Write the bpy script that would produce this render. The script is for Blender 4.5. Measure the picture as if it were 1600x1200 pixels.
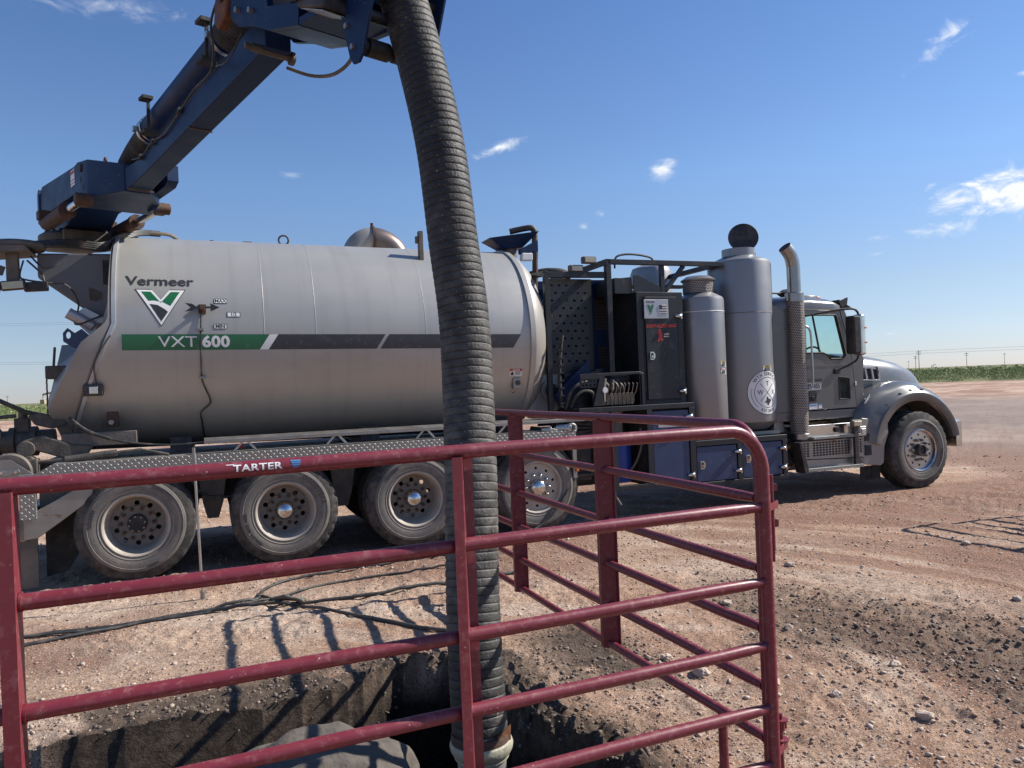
import bpy, bmesh, math, random
import numpy as np
from mathutils import Vector, Matrix
from mathutils.geometry import delaunay_2d_cdt
random.seed(7); RNG = np.random.default_rng(7)
PI = math.pi; R = math.radians
for o in list(bpy.data.objects): bpy.data.objects.remove(o)
scene = bpy.context.scene; COL = scene.collection

# ------------------------------------------------------------------ camera, sky, sun, exposure
cam = bpy.data.cameras.new('camera'); cam.sensor_width = 36; cam.lens = 1202/1600*36
cam.clip_start = .05; cam.clip_end = 9000
co = bpy.data.objects.new('camera', cam); COL.objects.link(co)
co.matrix_world = Matrix.Translation((0, 0, 1.70)) @ Matrix.Rotation(R(90), 4, 'X') @ Matrix.Rotation(R(-2.3), 4, 'Z')
scene.camera = co
SUN_AZ, SUN_EL = R(15), R(39)          # measured from +X towards +Y
w = bpy.data.worlds.new('World'); scene.world = w; w.use_nodes = True
nt = w.node_tree; nt.nodes.clear()
def N(t, **k):
    n = nt.nodes.new(t)
    for a, b in k.items(): setattr(n, a, b)
    return n
out = N('ShaderNodeOutputWorld'); bg = N('ShaderNodeBackground'); bg.inputs[1].default_value = .081
sky = N('ShaderNodeTexSky', sky_type='NISHITA'); sky.sun_disc = False
sky.sun_elevation = SUN_EL; sky.sun_rotation = PI/2 - SUN_AZ
sky.altitude = 900; sky.air_density = 1.0; sky.dust_density = .35; sky.ozone_density = 2.2
nt.links.new(bg.outputs[0], out.inputs[0])
tc = N('ShaderNodeTexCoord')
def M1(op, a, b=None, c=None, clamp=False):
    n = N('ShaderNodeMath', operation=op); n.use_clamp = clamp
    for i, x in enumerate((a, b, c)):
        if x is None: continue
        if isinstance(x, (int, float)): n.inputs[i].default_value = x
        else: nt.links.new(x, n.inputs[i])
    return n.outputs[0]
sep = N('ShaderNodeSeparateXYZ'); nt.links.new(tc.outputs['Generated'], sep.inputs[0])
az = M1('ARCTAN2', sep.outputs[0], sep.outputs[1]); el = M1('ARCSINE', sep.outputs[2])
nz = N('ShaderNodeTexNoise'); nz.inputs['Scale'].default_value = 26; nz.inputs['Detail'].default_value = 9; nz.inputs['Roughness'].default_value = .62
nz.inputs['Distortion'].default_value = .5
mp = N('ShaderNodeMapping'); mp.inputs['Scale'].default_value = (1, 1, 1.9); nt.links.new(tc.outputs['Generated'], mp.inputs[0]); nt.links.new(mp.outputs[0], nz.inputs['Vector'])
nz2 = N('ShaderNodeTexNoise'); nz2.inputs['Scale'].default_value = 9; nz2.inputs['Detail'].default_value = 5; nt.links.new(mp.outputs[0], nz2.inputs['Vector'])
# azimuth, elevation, half width, half height, tilt, strength (radians / 0-1)
CLOUDS = [(.5249, .3535, .044, .016, .55, 1.0), (.568, .183, .078, .030, .10, 1.5), (.60, .172, .05, .02, .1, 1.4), (.5206, .1543, .056, .016, .12, 1.25),
          (.2038, .2614, .025, .018, .2, .9), (-.0059, .2991, .044, .009, .25, 1.0), (.1246, .2108, .014, .007, 0, .55), (.101, .1971, .008, .006, 0, .4),
          (.4487, .1532, .017, .0055, 0, .5), (.4467, .1343, .016, .004, .1, .4), (-.4536, .4292, .085, .013, .05, .42), (.60, .302, .010, .004, 0, .5),
          (-.2692, .2666, .016, .005, 0, .22), (.4581, .0405, .010, .003, 0, .45), (-.33, .05, .05, .004, 0, .2),
          (.95, .30, .16, .05, .1, .9), (-1.1, .35, .2, .05, .1, .6), (1.9, .4, .25, .06, 0, .8), (-2.4, .3, .3, .06, 0, .8), (2.9, .5, .2, .05, 0, .7)]
mask = None
for (a0, e0, wa, we, tl, st) in CLOUDS:
    da = M1('SUBTRACT', az, a0); de = M1('SUBTRACT', el, e0)
    c, s = math.cos(tl), math.sin(tl)
    x = M1('ADD', M1('MULTIPLY', da, c/wa), M1('MULTIPLY', de, s/wa))
    y = M1('ADD', M1('MULTIPLY', da, -s/we), M1('MULTIPLY', de, c/we))
    d = M1('SQRT', M1('ADD', M1('MULTIPLY', x, x), M1('MULTIPLY', y, y)))
    v = M1('MULTIPLY', M1('SUBTRACT', 1.15, d, clamp=False), 1.0)
    v = M1('ADD', v, M1('MULTIPLY', M1('SUBTRACT', nz.outputs[0], .56), 3.6))
    v = M1('MULTIPLY', v, .95, clamp=True); v = M1('MULTIPLY', M1('MULTIPLY', v, v), st)
    v = M1('MULTIPLY', v, M1('SUBTRACT', 2.2, d, clamp=True))
    mask = v if mask is None else M1('MAXIMUM', mask, v)
mask = M1('MULTIPLY', mask, M1('GREATER_THAN', el, .005))
mix = N('ShaderNodeMix', data_type='RGBA'); nt.links.new(mask, mix.inputs['Factor'])
hs = N('ShaderNodeHueSaturation'); hs.inputs['Hue'].default_value = .513; hs.inputs['Saturation'].default_value = .93; hs.inputs['Value'].default_value = 1.0
nt.links.new(sky.outputs[0], hs.inputs['Color'])
rp = N('ShaderNodeValToRGB'); nt.links.new(M1('MULTIPLY', el, 2.0, clamp=True), rp.inputs[0]); cr = rp.color_ramp
for i, (pos, c) in enumerate(((0, (.69, .71, .96)), (.2, (.805, .85, .90)), (.5, (.835, 1.075, 1.19)), (1, (.66, 1.0, 1.24)))):
    if i == 0: e_ = cr.elements[0]
    elif i == 3: e_ = cr.elements[-1]
    else: e_ = cr.elements.new(pos)
    e_.position = pos; e_.color = tuple(x/1.4 for x in c)+(1,)
cr.elements[0].position = 0
tn = N('ShaderNodeVectorMath', operation='MULTIPLY'); nt.links.new(hs.outputs[0], tn.inputs[0]); nt.links.new(rp.outputs[0], tn.inputs[1])
tn2 = N('ShaderNodeVectorMath', operation='SCALE'); nt.links.new(tn.outputs[0], tn2.inputs[0]); tn2.inputs['Scale'].default_value = 1.4
nt.links.new(tn2.outputs[0], mix.inputs['A']); mix.inputs['B'].default_value = (8.2, 8.5, 9.0, 1)
nt.links.new(mix.outputs['Result'], bg.inputs[0])
sl = bpy.data.lights.new('sun', 'SUN'); sl.energy = 5.0; sl.angle = R(.53); sl.color = (1, .95, .87)
so = bpy.data.objects.new('sun', sl); COL.objects.link(so)
sd = Vector((math.cos(SUN_AZ)*math.cos(SUN_EL), math.sin(SUN_AZ)*math.cos(SUN_EL), math.sin(SUN_EL)))
so.rotation_euler = sd.to_track_quat('Z', 'Y').to_euler(); so.location = (20, 5, 20)
scene.view_settings.view_transform = 'Standard'; scene.view_settings.look = 'None'
scene.view_settings.exposure = .57; scene.view_settings.gamma = 1; scene.view_settings.use_curve_mapping = False

# ------------------------------------------------------------------ materials
def mat(name, col, rough=.6, metal=0, var=.12, vscale=4, dust=None, dustamt=0, dscale=3, bump=0, bscale=40, speck=0, speckcol=(.6,.55,.5), coat=0, rust=0, spec=.5, streak=1, drip=0):
    m = bpy.data.materials.new(name); m.use_nodes = True; t = m.node_tree; b = t.nodes['Principled BSDF']
    L = t.links.new
    tcn = t.nodes.new('ShaderNodeTexCoord'); src = tcn.outputs['Object']
    if streak != 1:
        mpn = t.nodes.new('ShaderNodeMapping'); mpn.inputs['Scale'].default_value = (streak, streak, 1); L(src, mpn.inputs[0]); src2 = mpn.outputs[0]
    else: src2 = src
    n = t.nodes.new('ShaderNodeTexNoise'); n.inputs['Scale'].default_value = vscale; n.inputs['Detail'].default_value = 8; n.inputs['Roughness'].default_value = .6; L(src2, n.inputs['Vector'])
    mx = t.nodes.new('ShaderNodeMix'); mx.data_type = 'RGBA'; L(n.outputs[0], mx.inputs['Factor'])
    mx.inputs['A'].default_value = tuple(c*(1-var*1.6) for c in col)+(1,); mx.inputs['B'].default_value = tuple(min(1, c*(1+var*1.6)) for c in col)+(1,)
    cur = mx.outputs['Result']
    def layer(fac, c, cur):
        q = t.nodes.new('ShaderNodeMix'); q.data_type = 'RGBA'; L(fac, q.inputs['Factor']); L(cur, q.inputs['A']); q.inputs['B'].default_value = tuple(c)+(1,)
        return q.outputs['Result']
    def ramp(src, a, bb, top=1.0):
        r_ = t.nodes.new('ShaderNodeMapRange'); L(src, r_.inputs[0]); r_.inputs[1].default_value = a; r_.inputs[2].default_value = bb; r_.inputs[4].default_value = top; return r_.outputs[0]
    dfac = None
    if dust:
        n2 = t.nodes.new('ShaderNodeTexNoise'); n2.inputs['Scale'].default_value = dscale; n2.inputs['Detail'].default_value = 10; n2.inputs['Roughness'].default_value = .68; L(src2, n2.inputs['Vector'])
        dfac = ramp(n2.outputs[0], .62-.42*dustamt, .78-.2*dustamt, min(1, .35+.6*dustamt)); cur = layer(dfac, dust, cur)
    if drip:
        md = t.nodes.new('ShaderNodeMapping'); md.inputs['Scale'].default_value = (9, .5, .55); L(src, md.inputs[0]); nd = t.nodes.new('ShaderNodeTexNoise'); nd.inputs['Scale'].default_value = 1; nd.inputs['Detail'].default_value = 7; L(md.outputs[0], nd.inputs['Vector'])
        cur = layer(ramp(nd.outputs[0], .52, .72, drip), (.17, .14, .115), cur)
        ns = t.nodes.new('ShaderNodeTexNoise'); ns.inputs['Scale'].default_value = 24; ns.inputs['Detail'].default_value = 5; L(src, ns.inputs['Vector']); cur = layer(ramp(ns.outputs[0], .70, .74, drip), (.12, .09, .07), cur)
    if rust:
        n4 = t.nodes.new('ShaderNodeTexNoise'); n4.inputs['Scale'].default_value = 7; n4.inputs['Detail'].default_value = 9; n4.inputs['Roughness'].default_value = .7; L(src, n4.inputs['Vector'])
        cur = layer(ramp(n4.outputs[0], .68-.3*rust, .74-.25*rust, .9), (.19, .075, .032), cur)
    if speck:
        n3 = t.nodes.new('ShaderNodeTexNoise'); n3.inputs['Scale'].default_value = 90; n3.inputs['Detail'].default_value = 2; L(src, n3.inputs['Vector'])
        cur = layer(ramp(n3.outputs[0], .76-.12*speck, .79-.12*speck, .75), speckcol, cur)
    L(cur, b.inputs['Base Color']); b.inputs['Metallic'].default_value = metal
    b.inputs['Coat Weight'].default_value = coat; b.inputs['Coat Roughness'].default_value = .15; b.inputs['Specular IOR Level'].default_value = spec
    rr = t.nodes.new('ShaderNodeMapRange'); L(n.outputs[0], rr.inputs[0]); rr.inputs[1].default_value = .3; rr.inputs[2].default_value = .7
    rr.inputs[3].default_value = max(.02, rough-.09); rr.inputs[4].default_value = min(1, rough+.09); L(rr.outputs[0], b.inputs['Roughness'])
    if bump:
        bn = t.nodes.new('ShaderNodeTexNoise'); bn.inputs['Scale'].default_value = bscale; bn.inputs['Detail'].default_value = 6; L(src, bn.inputs['Vector'])
        bp = t.nodes.new('ShaderNodeBump'); bp.inputs['Strength'].default_value = min(1, bump); bp.inputs['Distance'].default_value = .01; L(bn.outputs[0], bp.inputs['Height']); L(bp.outputs[0], b.inputs['Normal'])
    return m
TAN = (.33, .25, .18)
MT = dict(
 tank=mat('tank_silver_paint', (.41, .40, .375), .43, .40, .05, 1.2, (.33, .28, .22), .20, 1.3, bump=.12, bscale=2.2, streak=.45, drip=.15),
 brk=mat('shaded_bracket_paint', (.135, .14, .155), .5, .2, .07, 2, (.2, .17, .14), .25, 2),  # darker grey than the silencers: the bracket's shade is put into its colour
 tankend=mat('tank_dusty_paint', (.31, .295, .275), .5, .2, .07, 2, (.24, .20, .16), .5, 2),
 cab=mat('cab_grey_paint', (.108, .107, .107), .34, .12, .04, 1.5, TAN, .22, 2.2, coat=.35, streak=.6),
 sil=mat('silencer_grey_paint', (.27, .27, .275), .42, .55, .05, 2, TAN, .15, 2, streak=.5),
 navy=mat('navy_paint', (.008, .024, .074), .48, .0, .15, 3, (.09, .08, .07), .10, 5, speck=.22, coat=.0, spec=.22),
 blue=mat('blue_door_paint', (.016, .038, .105), .42, .0, .1, 3, (.2, .17, .14), .10, 4, speck=.45, speckcol=(.5, .47, .43), coat=.2),
 black=mat('charcoal_frame_paint', (.010, .012, .017), .45, .0, .2, 4, (.15, .13, .11), .12, 6, speck=.3),
 dark=mat('dark_steel', (.03, .03, .032), .6, .3, .25, 6, (.15, .12, .1), .45, 5, bump=.3),
 grease=mat('greasy_steel', (.075, .068, .06), .6, .35, .3, 9, (.2, .165, .13), .5, 8, bump=.5, bscale=60),
 frame=mat('chassis_steel', (.10, .095, .088), .7, .2, .2, 5, (.24, .19, .15), .6, 4, bump=.25),
 tyre=mat('dusty_rubber', (.095, .093, .09), .85, 0, .15, 6, (.24, .21, .175), .68, 2.6, bump=.25, bscale=70),
 tread=mat('black_rubber', (.022, .022, .022), .8, 0, .2, 8, (.12, .1, .085), .35, 6, bump=.3, bscale=50),
 treadd=mat('dusty_tread_rubber', (.026, .025, .025), .85, 0, .2, 8, (.17, .145, .12), .45, 6, bump=.3, bscale=60),
 sidelet=mat('worn_sidewall_letters', (.055, .052, .05), .8, 0, .15, 8), darklet=mat('dark_sidewall_letters', (.03, .03, .03), .8, 0, .15, 8),
 rim=mat('dusty_rim_paint', (.40, .36, .31), .6, .15, .08, 5, (.28, .22, .17), .4, 7),
 disc=mat('dusty_wheel_disc', (.20, .18, .16), .65, .15, .15, 7, (.28, .22, .165), .45, 8),
 chrome=mat('chrome', (.62, .62, .61), .16, 1, .05, 4, (.32, .25, .19), .25, 7),
 alu=mat('brushed_aluminium', (.50, .50, .49), .34, .9, .1, 6, (.35, .29, .23), .3, 6),
 steel=mat('worn_steel', (.30, .29, .275), .42, .75, .15, 8, (.3, .24, .19), .4, 6, rust=.25),
 stack=mat('heat_stained_steel', (.33, .32, .31), .3, .95, .25, 5, (.20, .15, .11), .18, 5, streak=.8),
 elbow=mat('rust_streaked_steel', (.20, .17, .155), .4, .6, .3, 6, (.13, .06, .035), .55, 6),
 rusty=mat('rusty_steel', (.07, .040, .030), .75, .2, .3, 9, (.13, .075, .05), .5, 9, bump=.5),
 orange=mat('rusty_orange_block', (.20, .075, .028), .7, .1, .35, 12, (.06, .03, .022), .7, 14, bump=.4),
 hose=mat('ribbed_hose_rubber', (.022, .021, .021), .6, 0, .2, 6, (.13, .115, .095), .25, 7, bump=.4, bscale=80, speck=.5, speckcol=(.4, .36, .31), spec=.35),
 hoselow=mat('muddy_hose_rubber', (.030, .029, .028), .7, 0, .2, 6, (.21, .185, .15), .62, 5, bump=.4, bscale=80, speck=.4),
 cable=mat('black_cable', (.022, .024, .026), .55, 0, .2, 9, (.2, .16, .13), .3, 9),
 red=mat('maroon_panel_paint', (.17, .022, .033), .40, 0, .1, 5, (.36, .19, .175), .22, 40, speck=.22, speckcol=(.55, .42, .38), coat=.1, bump=.06, bscale=30),
 pipe=mat('galvanised_pipe', (.40, .385, .36), .5, .3, .12, 6, (.16, .12, .09), .38, 6, bump=.2),
 collar=mat('chipped_cream_collar', (.40, .385, .28), .55, .05, .15, 8, (.13, .11, .09), .45, 9, bump=.4),
 concrete=mat('muddy_concrete', (.13, .11, .092), .9, 0, .25, 9, (.06, .05, .04), .70, 6, bump=1, bscale=28),
 stone=mat('pale_stone', (.46, .37, .295), .9, 0, .25, 30, (.36, .25, .18), .4, 20, bump=.3),
 white=mat('white_vinyl', (.75, .75, .74), .5, 0, .03, 9, TAN, .12, 12),
 letter=mat('black_vinyl', (.028, .03, .033), .5, 0, .1, 9),
 green=mat('green_vinyl', (.012, .13, .052), .38, 0, .1, 5, (.3, .3, .25), .08, 8, coat=.2),
 stripe=mat('black_stripe_vinyl', (.038, .040, .045), .4, 0, .15, 14, (.2, .2, .19), .18, 22),
 redv=mat('red_vinyl', (.45, .035, .025), .5, 0, .1, 9), yellow=mat('yellow_vinyl', (.62, .48, .03), .5, 0, .1, 9),
 bluev=mat('sticker_blue_vinyl', (.05, .22, .45), .5, 0, .1, 9), silv=mat('silver_plate', (.42, .43, .45), .35, .4, .06, 8),
 amber=mat('amber_lens', (.75, .2, .02), .3), lens=mat('lamp_lens', (.45, .40, .28), .2, .2, .1, 30, coat=.5),
 seat=mat('cab_trim', (.03, .03, .03), .8), wood=mat('weathered_pole', (.12, .09, .07), .9), wire=mat('wire', (.12, .12, .13), .6),
 tanp=mat('tan_machine_paint', (.45, .34, .2), .7), barrel=mat('blue_plastic', (.01, .035, .22), .45),
 grille=mat('radiator_core', (.07, .065, .06), .6, .5, .2, 60),
)
def hose_dust():
    t = MT['hose'].node_tree; b = t.nodes['Principled BSDF']; src = b.inputs['Base Color'].links[0].from_socket
    tc_ = t.nodes.new('ShaderNodeTexCoord'); sp = t.nodes.new('ShaderNodeSeparateXYZ'); t.links.new(tc_.outputs['Object'], sp.inputs[0])
    mr = t.nodes.new('ShaderNodeMapRange'); t.links.new(sp.outputs[2], mr.inputs[0]); mr.inputs[1].default_value = 2.9; mr.inputs[2].default_value = 1.3; mr.inputs[3].default_value = 0; mr.inputs[4].default_value = 1
    mr2 = t.nodes.new('ShaderNodeMapRange'); t.links.new(sp.outputs[2], mr2.inputs[0]); mr2.inputs[1].default_value = .55; mr2.inputs[2].default_value = .95; mr2.inputs[3].default_value = .25; mr2.inputs[4].default_value = 1
    n = t.nodes.new('ShaderNodeTexNoise'); n.inputs['Scale'].default_value = 14; n.inputs['Detail'].default_value = 8; t.links.new(tc_.outputs['Object'], n.inputs['Vector'])
    nr = t.nodes.new('ShaderNodeMapRange'); t.links.new(n.outputs[0], nr.inputs[0]); nr.inputs[1].default_value = .32; nr.inputs[2].default_value = .68; nr.inputs[3].default_value = .10; nr.inputs[4].default_value = .85
    m1 = t.nodes.new('ShaderNodeMath'); m1.operation = 'MULTIPLY'; t.links.new(mr.outputs[0], m1.inputs[0]); t.links.new(mr2.outputs[0], m1.inputs[1])
    m2 = t.nodes.new('ShaderNodeMath'); m2.operation = 'MULTIPLY'; t.links.new(m1.outputs[0], m2.inputs[0]); t.links.new(nr.outputs[0], m2.inputs[1])
    q = t.nodes.new('ShaderNodeMix'); q.data_type = 'RGBA'; t.links.new(m2.outputs[0], q.inputs['Factor']); t.links.new(src, q.inputs['A']); q.inputs['B'].default_value = (.165, .155, .135, 1); t.links.new(q.outputs['Result'], b.inputs['Base Color'])
hose_dust()
def glass_mat():
    m = bpy.data.materials.new('tinted_glass'); m.use_nodes = True; t = m.node_tree; b = t.nodes['Principled BSDF']
    tr = t.nodes.new('ShaderNodeBsdfTransparent'); tr.inputs[0].default_value = (.86, .965, .955, 1)
    gl = t.nodes.new('ShaderNodeBsdfGlossy'); gl.inputs['Roughness'].default_value = .06; gl.inputs[0].default_value = (.9, 1, .97, 1)
    mx = t.nodes.new('ShaderNodeMixShader'); lw = t.nodes.new('ShaderNodeLayerWeight'); lw.inputs[0].default_value = .5; fr = t.nodes.new('ShaderNodeMath'); fr.operation = 'POWER'; fr.inputs[1].default_value = 4.5; t.links.new(lw.outputs['Facing'], fr.inputs[0])
    n = t.nodes.new('ShaderNodeTexNoise'); n.inputs['Scale'].default_value = 6
    t.links.new(fr.outputs[0], mx.inputs[0]); t.links.new(tr.outputs[0], mx.inputs[1]); t.links.new(gl.outputs[0], mx.inputs[2])
    df = t.nodes.new('ShaderNodeBsdfDiffuse'); df.inputs[0].default_value = (.45, .46, .43, 1); mx2 = t.nodes.new('ShaderNodeMixShader')
    ml = t.nodes.new('ShaderNodeMath'); ml.operation = 'MULTIPLY'; ml.inputs[1].default_value = .08; t.links.new(n.outputs[0], ml.inputs[0]); t.links.new(ml.outputs[0], mx2.inputs[0])
    t.links.new(mx.outputs[0], mx2.inputs[1]); t.links.new(df.outputs[0], mx2.inputs[2]); t.links.new(mx2.outputs[0], t.nodes['Material Output'].inputs[0])
    return m
MT['glass'] = glass_mat()
def plate_mat(name, col, kind):
    """raised diamond tread or punched sheet: relief patterns only a few millimetres wide"""
    m = bpy.data.materials.new(name); m.use_nodes = True; t = m.node_tree; b = t.nodes['Principled BSDF']; L = t.links.new
    tcn = t.nodes.new('ShaderNodeTexCoord'); sp = t.nodes.new('ShaderNodeSeparateXYZ'); L(tcn.outputs['Object'], sp.inputs[0])
    def mm(op, a, b_=None, clamp=False):
        n = t.nodes.new('ShaderNodeMath'); n.operation = op; n.use_clamp = clamp
        for i, x in enumerate((a, b_)):
            if x is None: continue
            if isinstance(x, (int, float)): n.inputs[i].default_value = x
            else: L(x, n.inputs[i])
        return n.outputs[0]
    u = sp.outputs[0]; v = mm('ADD', sp.outputs[2], mm('MULTIPLY', sp.outputs[1], 1.0))
    if kind == 'shield':
        at = t.nodes.new('ShaderNodeAttribute'); at.attribute_name = 'uvx'; su = t.nodes.new('ShaderNodeSeparateXYZ'); L(at.outputs['Vector'], su.inputs[0]); u, v = su.outputs[0], su.outputs[1]
    cs = {'diamond': .029, 'shield': .030}[kind]
    U = mm('DIVIDE', u, cs); V = mm('DIVIDE', v, cs if kind == 'diamond' else .022)
    fu0 = mm('FLOOR', U); fv0 = mm('FLOOR', V)
    par = mm('MODULO', mm('ABSOLUTE', mm('ADD', fu0, fv0)), 2.0)
    if kind == 'diamond':
        fx = mm('SUBTRACT', mm('FRACT', U), .5); fy = mm('SUBTRACT', mm('FRACT', V), .5)
        a = mm('ADD', fx, fy); c = mm('SUBTRACT', fx, fy)
        sgn = mm('SUBTRACT', mm('MULTIPLY', par, 2.0), 1.0)
        la = mm('ADD', mm('MULTIPLY', a, par), mm('MULTIPLY', c, mm('SUBTRACT', 1.0, par)))
        lb = mm('ADD', mm('MULTIPLY', c, par), mm('MULTIPLY', a, mm('SUBTRACT', 1.0, par)))
        d = mm('SQRT', mm('ADD', mm('POWER', mm('ABSOLUTE', mm('MULTIPLY', la, 1.25)), 2.0), mm('POWER', mm('ABSOLUTE', mm('MULTIPLY', lb, 4.2)), 2.0)))
        h = mm('SUBTRACT', 1.0, d, clamp=True); h = mm('MULTIPLY', h, 2.5, clamp=True)
    else:
        Us = mm('ADD', U, mm('MULTIPLY', mm('MODULO', mm('ABSOLUTE', fv0), 2.0), .5))
        fx = mm('SUBTRACT', mm('FRACT', Us), .5); fy = mm('SUBTRACT', mm('FRACT', V), .5)
        d = mm('SQRT', mm('ADD', mm('POWER', mm('ABSOLUTE', mm('MULTIPLY', fx, 2.5)), 2.0), mm('POWER', mm('ABSOLUTE', mm('MULTIPLY', fy, 3.2)), 2.0)))
        h = mm('MULTIPLY', mm('SUBTRACT', d, .85), 4.0, clamp=True)
    nz_ = t.nodes.new('ShaderNodeTexNoise'); nz_.inputs['Scale'].default_value = 5; nz_.inputs['Detail'].default_value = 8; L(tcn.outputs['Object'], nz_.inputs['Vector'])
    mx = t.nodes.new('ShaderNodeMix'); mx.data_type = 'RGBA'; L(h, mx.inputs['Factor'])
    lo = {'diamond': tuple(c*.75 for c in col), 'shield': (.012, .010, .009)}[kind]
    mx.inputs['A'].default_value = lo+(1,); mx.inputs['B'].default_value = tuple(col)+(1,)
    m2 = t.nodes.new('ShaderNodeMix'); m2.data_type = 'RGBA'; mr = t.nodes.new('ShaderNodeMapRange'); L(nz_.outputs[0], mr.inputs[0]); mr.inputs[1].default_value = .42; mr.inputs[2].default_value = .75; mr.inputs[4].default_value = .6
    L(mr.outputs[0], m2.inputs['Factor']); L(mx.outputs['Result'], m2.inputs['A']); m2.inputs['B'].default_value = (.20, .15, .11, 1) if kind == 'shield' else (.26, .22, .18, 1)
    if kind == 'shield':
        m3 = t.nodes.new('ShaderNodeMix'); m3.data_type = 'RGBA'; L(h, m3.inputs['Factor']); m3.inputs['A'].default_value = lo+(1,); L(m2.outputs['Result'], m3.inputs['B']); L(m3.outputs['Result'], b.inputs['Base Color'])
    else: L(m2.outputs['Result'], b.inputs['Base Color'])
    b.inputs['Metallic'].default_value = .25; b.inputs['Roughness'].default_value = .42
    bp = t.nodes.new('ShaderNodeBump'); bp.inputs['Strength'].default_value = .8; bp.inputs['Distance'].default_value = .004; L(h, bp.inputs['Height']); L(bp.outputs[0], b.inputs['Normal'])
    return m
MT['diamond'] = plate_mat('diamond_tread_plate', (.30, .295, .28), 'diamond')
MT['shield'] = plate_mat('punched_heat_shield', (.36, .32, .28), 'shield')

# ------------------------------------------------------------------ mesh helpers
class MB:
    def __init__(s): s.v = []; s.f = []; s.uv = None
    def add(s, vs, fs):
        o = len(s.v); s.v += [tuple(v) for v in vs]; s.f += [tuple(i+o for i in f) for f in fs]; return s
    def box(s, x0, x1, y0, y1, z0, z1):
        return s.add([(x0,y0,z0),(x1,y0,z0),(x1,y1,z0),(x0,y1,z0),(x0,y0,z1),(x1,y0,z1),(x1,y1,z1),(x0,y1,z1)],
                     [(3,2,1,0),(4,5,6,7),(0,1,5,4),(1,2,6,5),(2,3,7,6),(3,0,4,7)])
    def bar(s, p, q, wd, ht, up=(0,0,1)):
        p, q = Vector(p), Vector(q); d = (q-p).normalized(); u = Vector(up)
        if abs(d.dot(u)) > .95: u = Vector((1,0,0))
        a = d.cross(u).normalized()*wd/2; b = d.cross(a).normalized()*ht/2
        vs = [p-a-b, p+a-b, p+a+b, p-a+b, q-a-b, q+a-b, q+a+b, q-a+b]
        return s.add(vs, [(0,1,2,3),(7,6,5,4),(0,4,5,1),(1,5,6,2),(2,6,7,3),(3,7,4,0)])
    def rings(s, rings, closed=True, caps=True, loop=False):
        n = len(rings[0]); o = len(s.v); fs = []
        for r_ in rings: s.v += [tuple(x) for x in r_]
        m = len(rings)
        for i in range(m if loop else m-1):
            j = (i+1) % m
            for k in range(n if closed else n-1):
                l = (k+1) % n; fs.append((o+i*n+k, o+i*n+l, o+j*n+l, o+j*n+k))
        if caps and not loop and closed: fs += [tuple(o+k for k in reversed(range(n))), tuple(o+(m-1)*n+k for k in range(n))]
        s.f += fs; return s
    def tube(s, path, r, n=12, caps=True, flat=1.0):
        P = [Vector(p) for p in path]; rs = r if isinstance(r, (list, tuple)) else [r]*len(P)
        T = []
        for i in range(len(P)):
            a = P[max(0, i-1)]; b = P[min(len(P)-1, i+1)]; T.append((b-a).normalized())
        u = T[0].orthogonal().normalized(); rings = []
        for i in range(len(P)):
            if i: u = (u - T[i]*u.dot(T[i])).normalized()
            v = T[i].cross(u)
            rings.append([P[i]+(u*math.cos(2*PI*k/n)+v*math.sin(2*PI*k/n)*flat)*rs[i] for k in range(n)])
        return s.rings(rings, caps=caps)
    def cyl(s, p, q, r, r2=None, n=24): return s.tube([p, q], [r, r if r2 is None else r2], n)
    def lathe(s, prof, c=(0,0,0), ax='z', n=32, mod=None, caps=True):
        c = Vector(c); rings = []
        for i, (r_, a) in enumerate(prof):
            ring = []
            for k in range(n):
                t = 2*PI*k/n; rr = r_ if mod is None else mod(i, k, r_)
                x, y = rr*math.cos(t), rr*math.sin(t)
                ring.append(c + Vector({'z': (x, y, a), 'y': (x, a, y), 'x': (a, x, y)}[ax]))
            rings.append(ring)
        return s.rings(rings, caps=caps)
    def prism(s, poly, y0, y1, axes='xz'):
        def P(a, b, y): return {'xz': (a, y, b), 'xy': (a, b, y), 'yz': (y, a, b)}[axes]
        n = len(poly); vs = [P(a, b, y0) for a, b in poly]+[P(a, b, y1) for a, b in poly]
        return s.add(vs, [tuple(range(n)), tuple(reversed(range(n, 2*n)))]+[(i, i+n, (i+1) % n+n, (i+1) % n) for i in range(n)])
    def plate(s, outer, holes, y0, y1, axes='xz'):
        """flat sheet with openings cut through it"""
        pts = []; ed = []
        for lp in [outer]+holes:
            o = len(pts); pts += [Vector(p) for p in lp]; ed += [(o+i, o+(i+1) % len(lp)) for i in range(len(lp))]
        vv, _, ff, *_r = delaunay_2d_cdt(pts, ed, [], 0, 1e-5)
        def inside(p, lp):
            c = False; n = len(lp)
            for i in range(n):
                a, b = lp[i], lp[i-1]
                if (a[1] > p[1]) != (b[1] > p[1]) and p[0] < (b[0]-a[0])*(p[1]-a[1])/(b[1]-a[1])+a[0]: c = not c
            return c
        keep = []
        for f in ff:
            c = sum((vv[i] for i in f), Vector((0, 0)))/len(f)
            if inside(c, outer) and not any(inside(c, h) for h in holes): keep.append(tuple(f))
        def P(a, b, y): return {'xz': (a, y, b), 'xy': (a, b, y), 'yz': (y, a, b)}[axes]
        n = len(vv); vs = [P(p[0], p[1], y0) for p in vv]+[P(p[0], p[1], y1) for p in vv]; fs = list(keep)+[tuple(i+n for i in reversed(f)) for f in keep]
        cnt = {}
        for f in keep:
            for i in range(len(f)):
                a, b = f[i], f[(i+1) % len(f)]; cnt.setdefault((min(a, b), max(a, b)), []).append((a, b))
        for k, l in cnt.items():
            if len(l) == 1: a, b = l[0]; fs.append((b, a, a+n, b+n))
        return s.add(vs, fs)
    def xf(s, M): s.v = [tuple(M @ Vector(v)) for v in s.v]; return s
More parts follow.
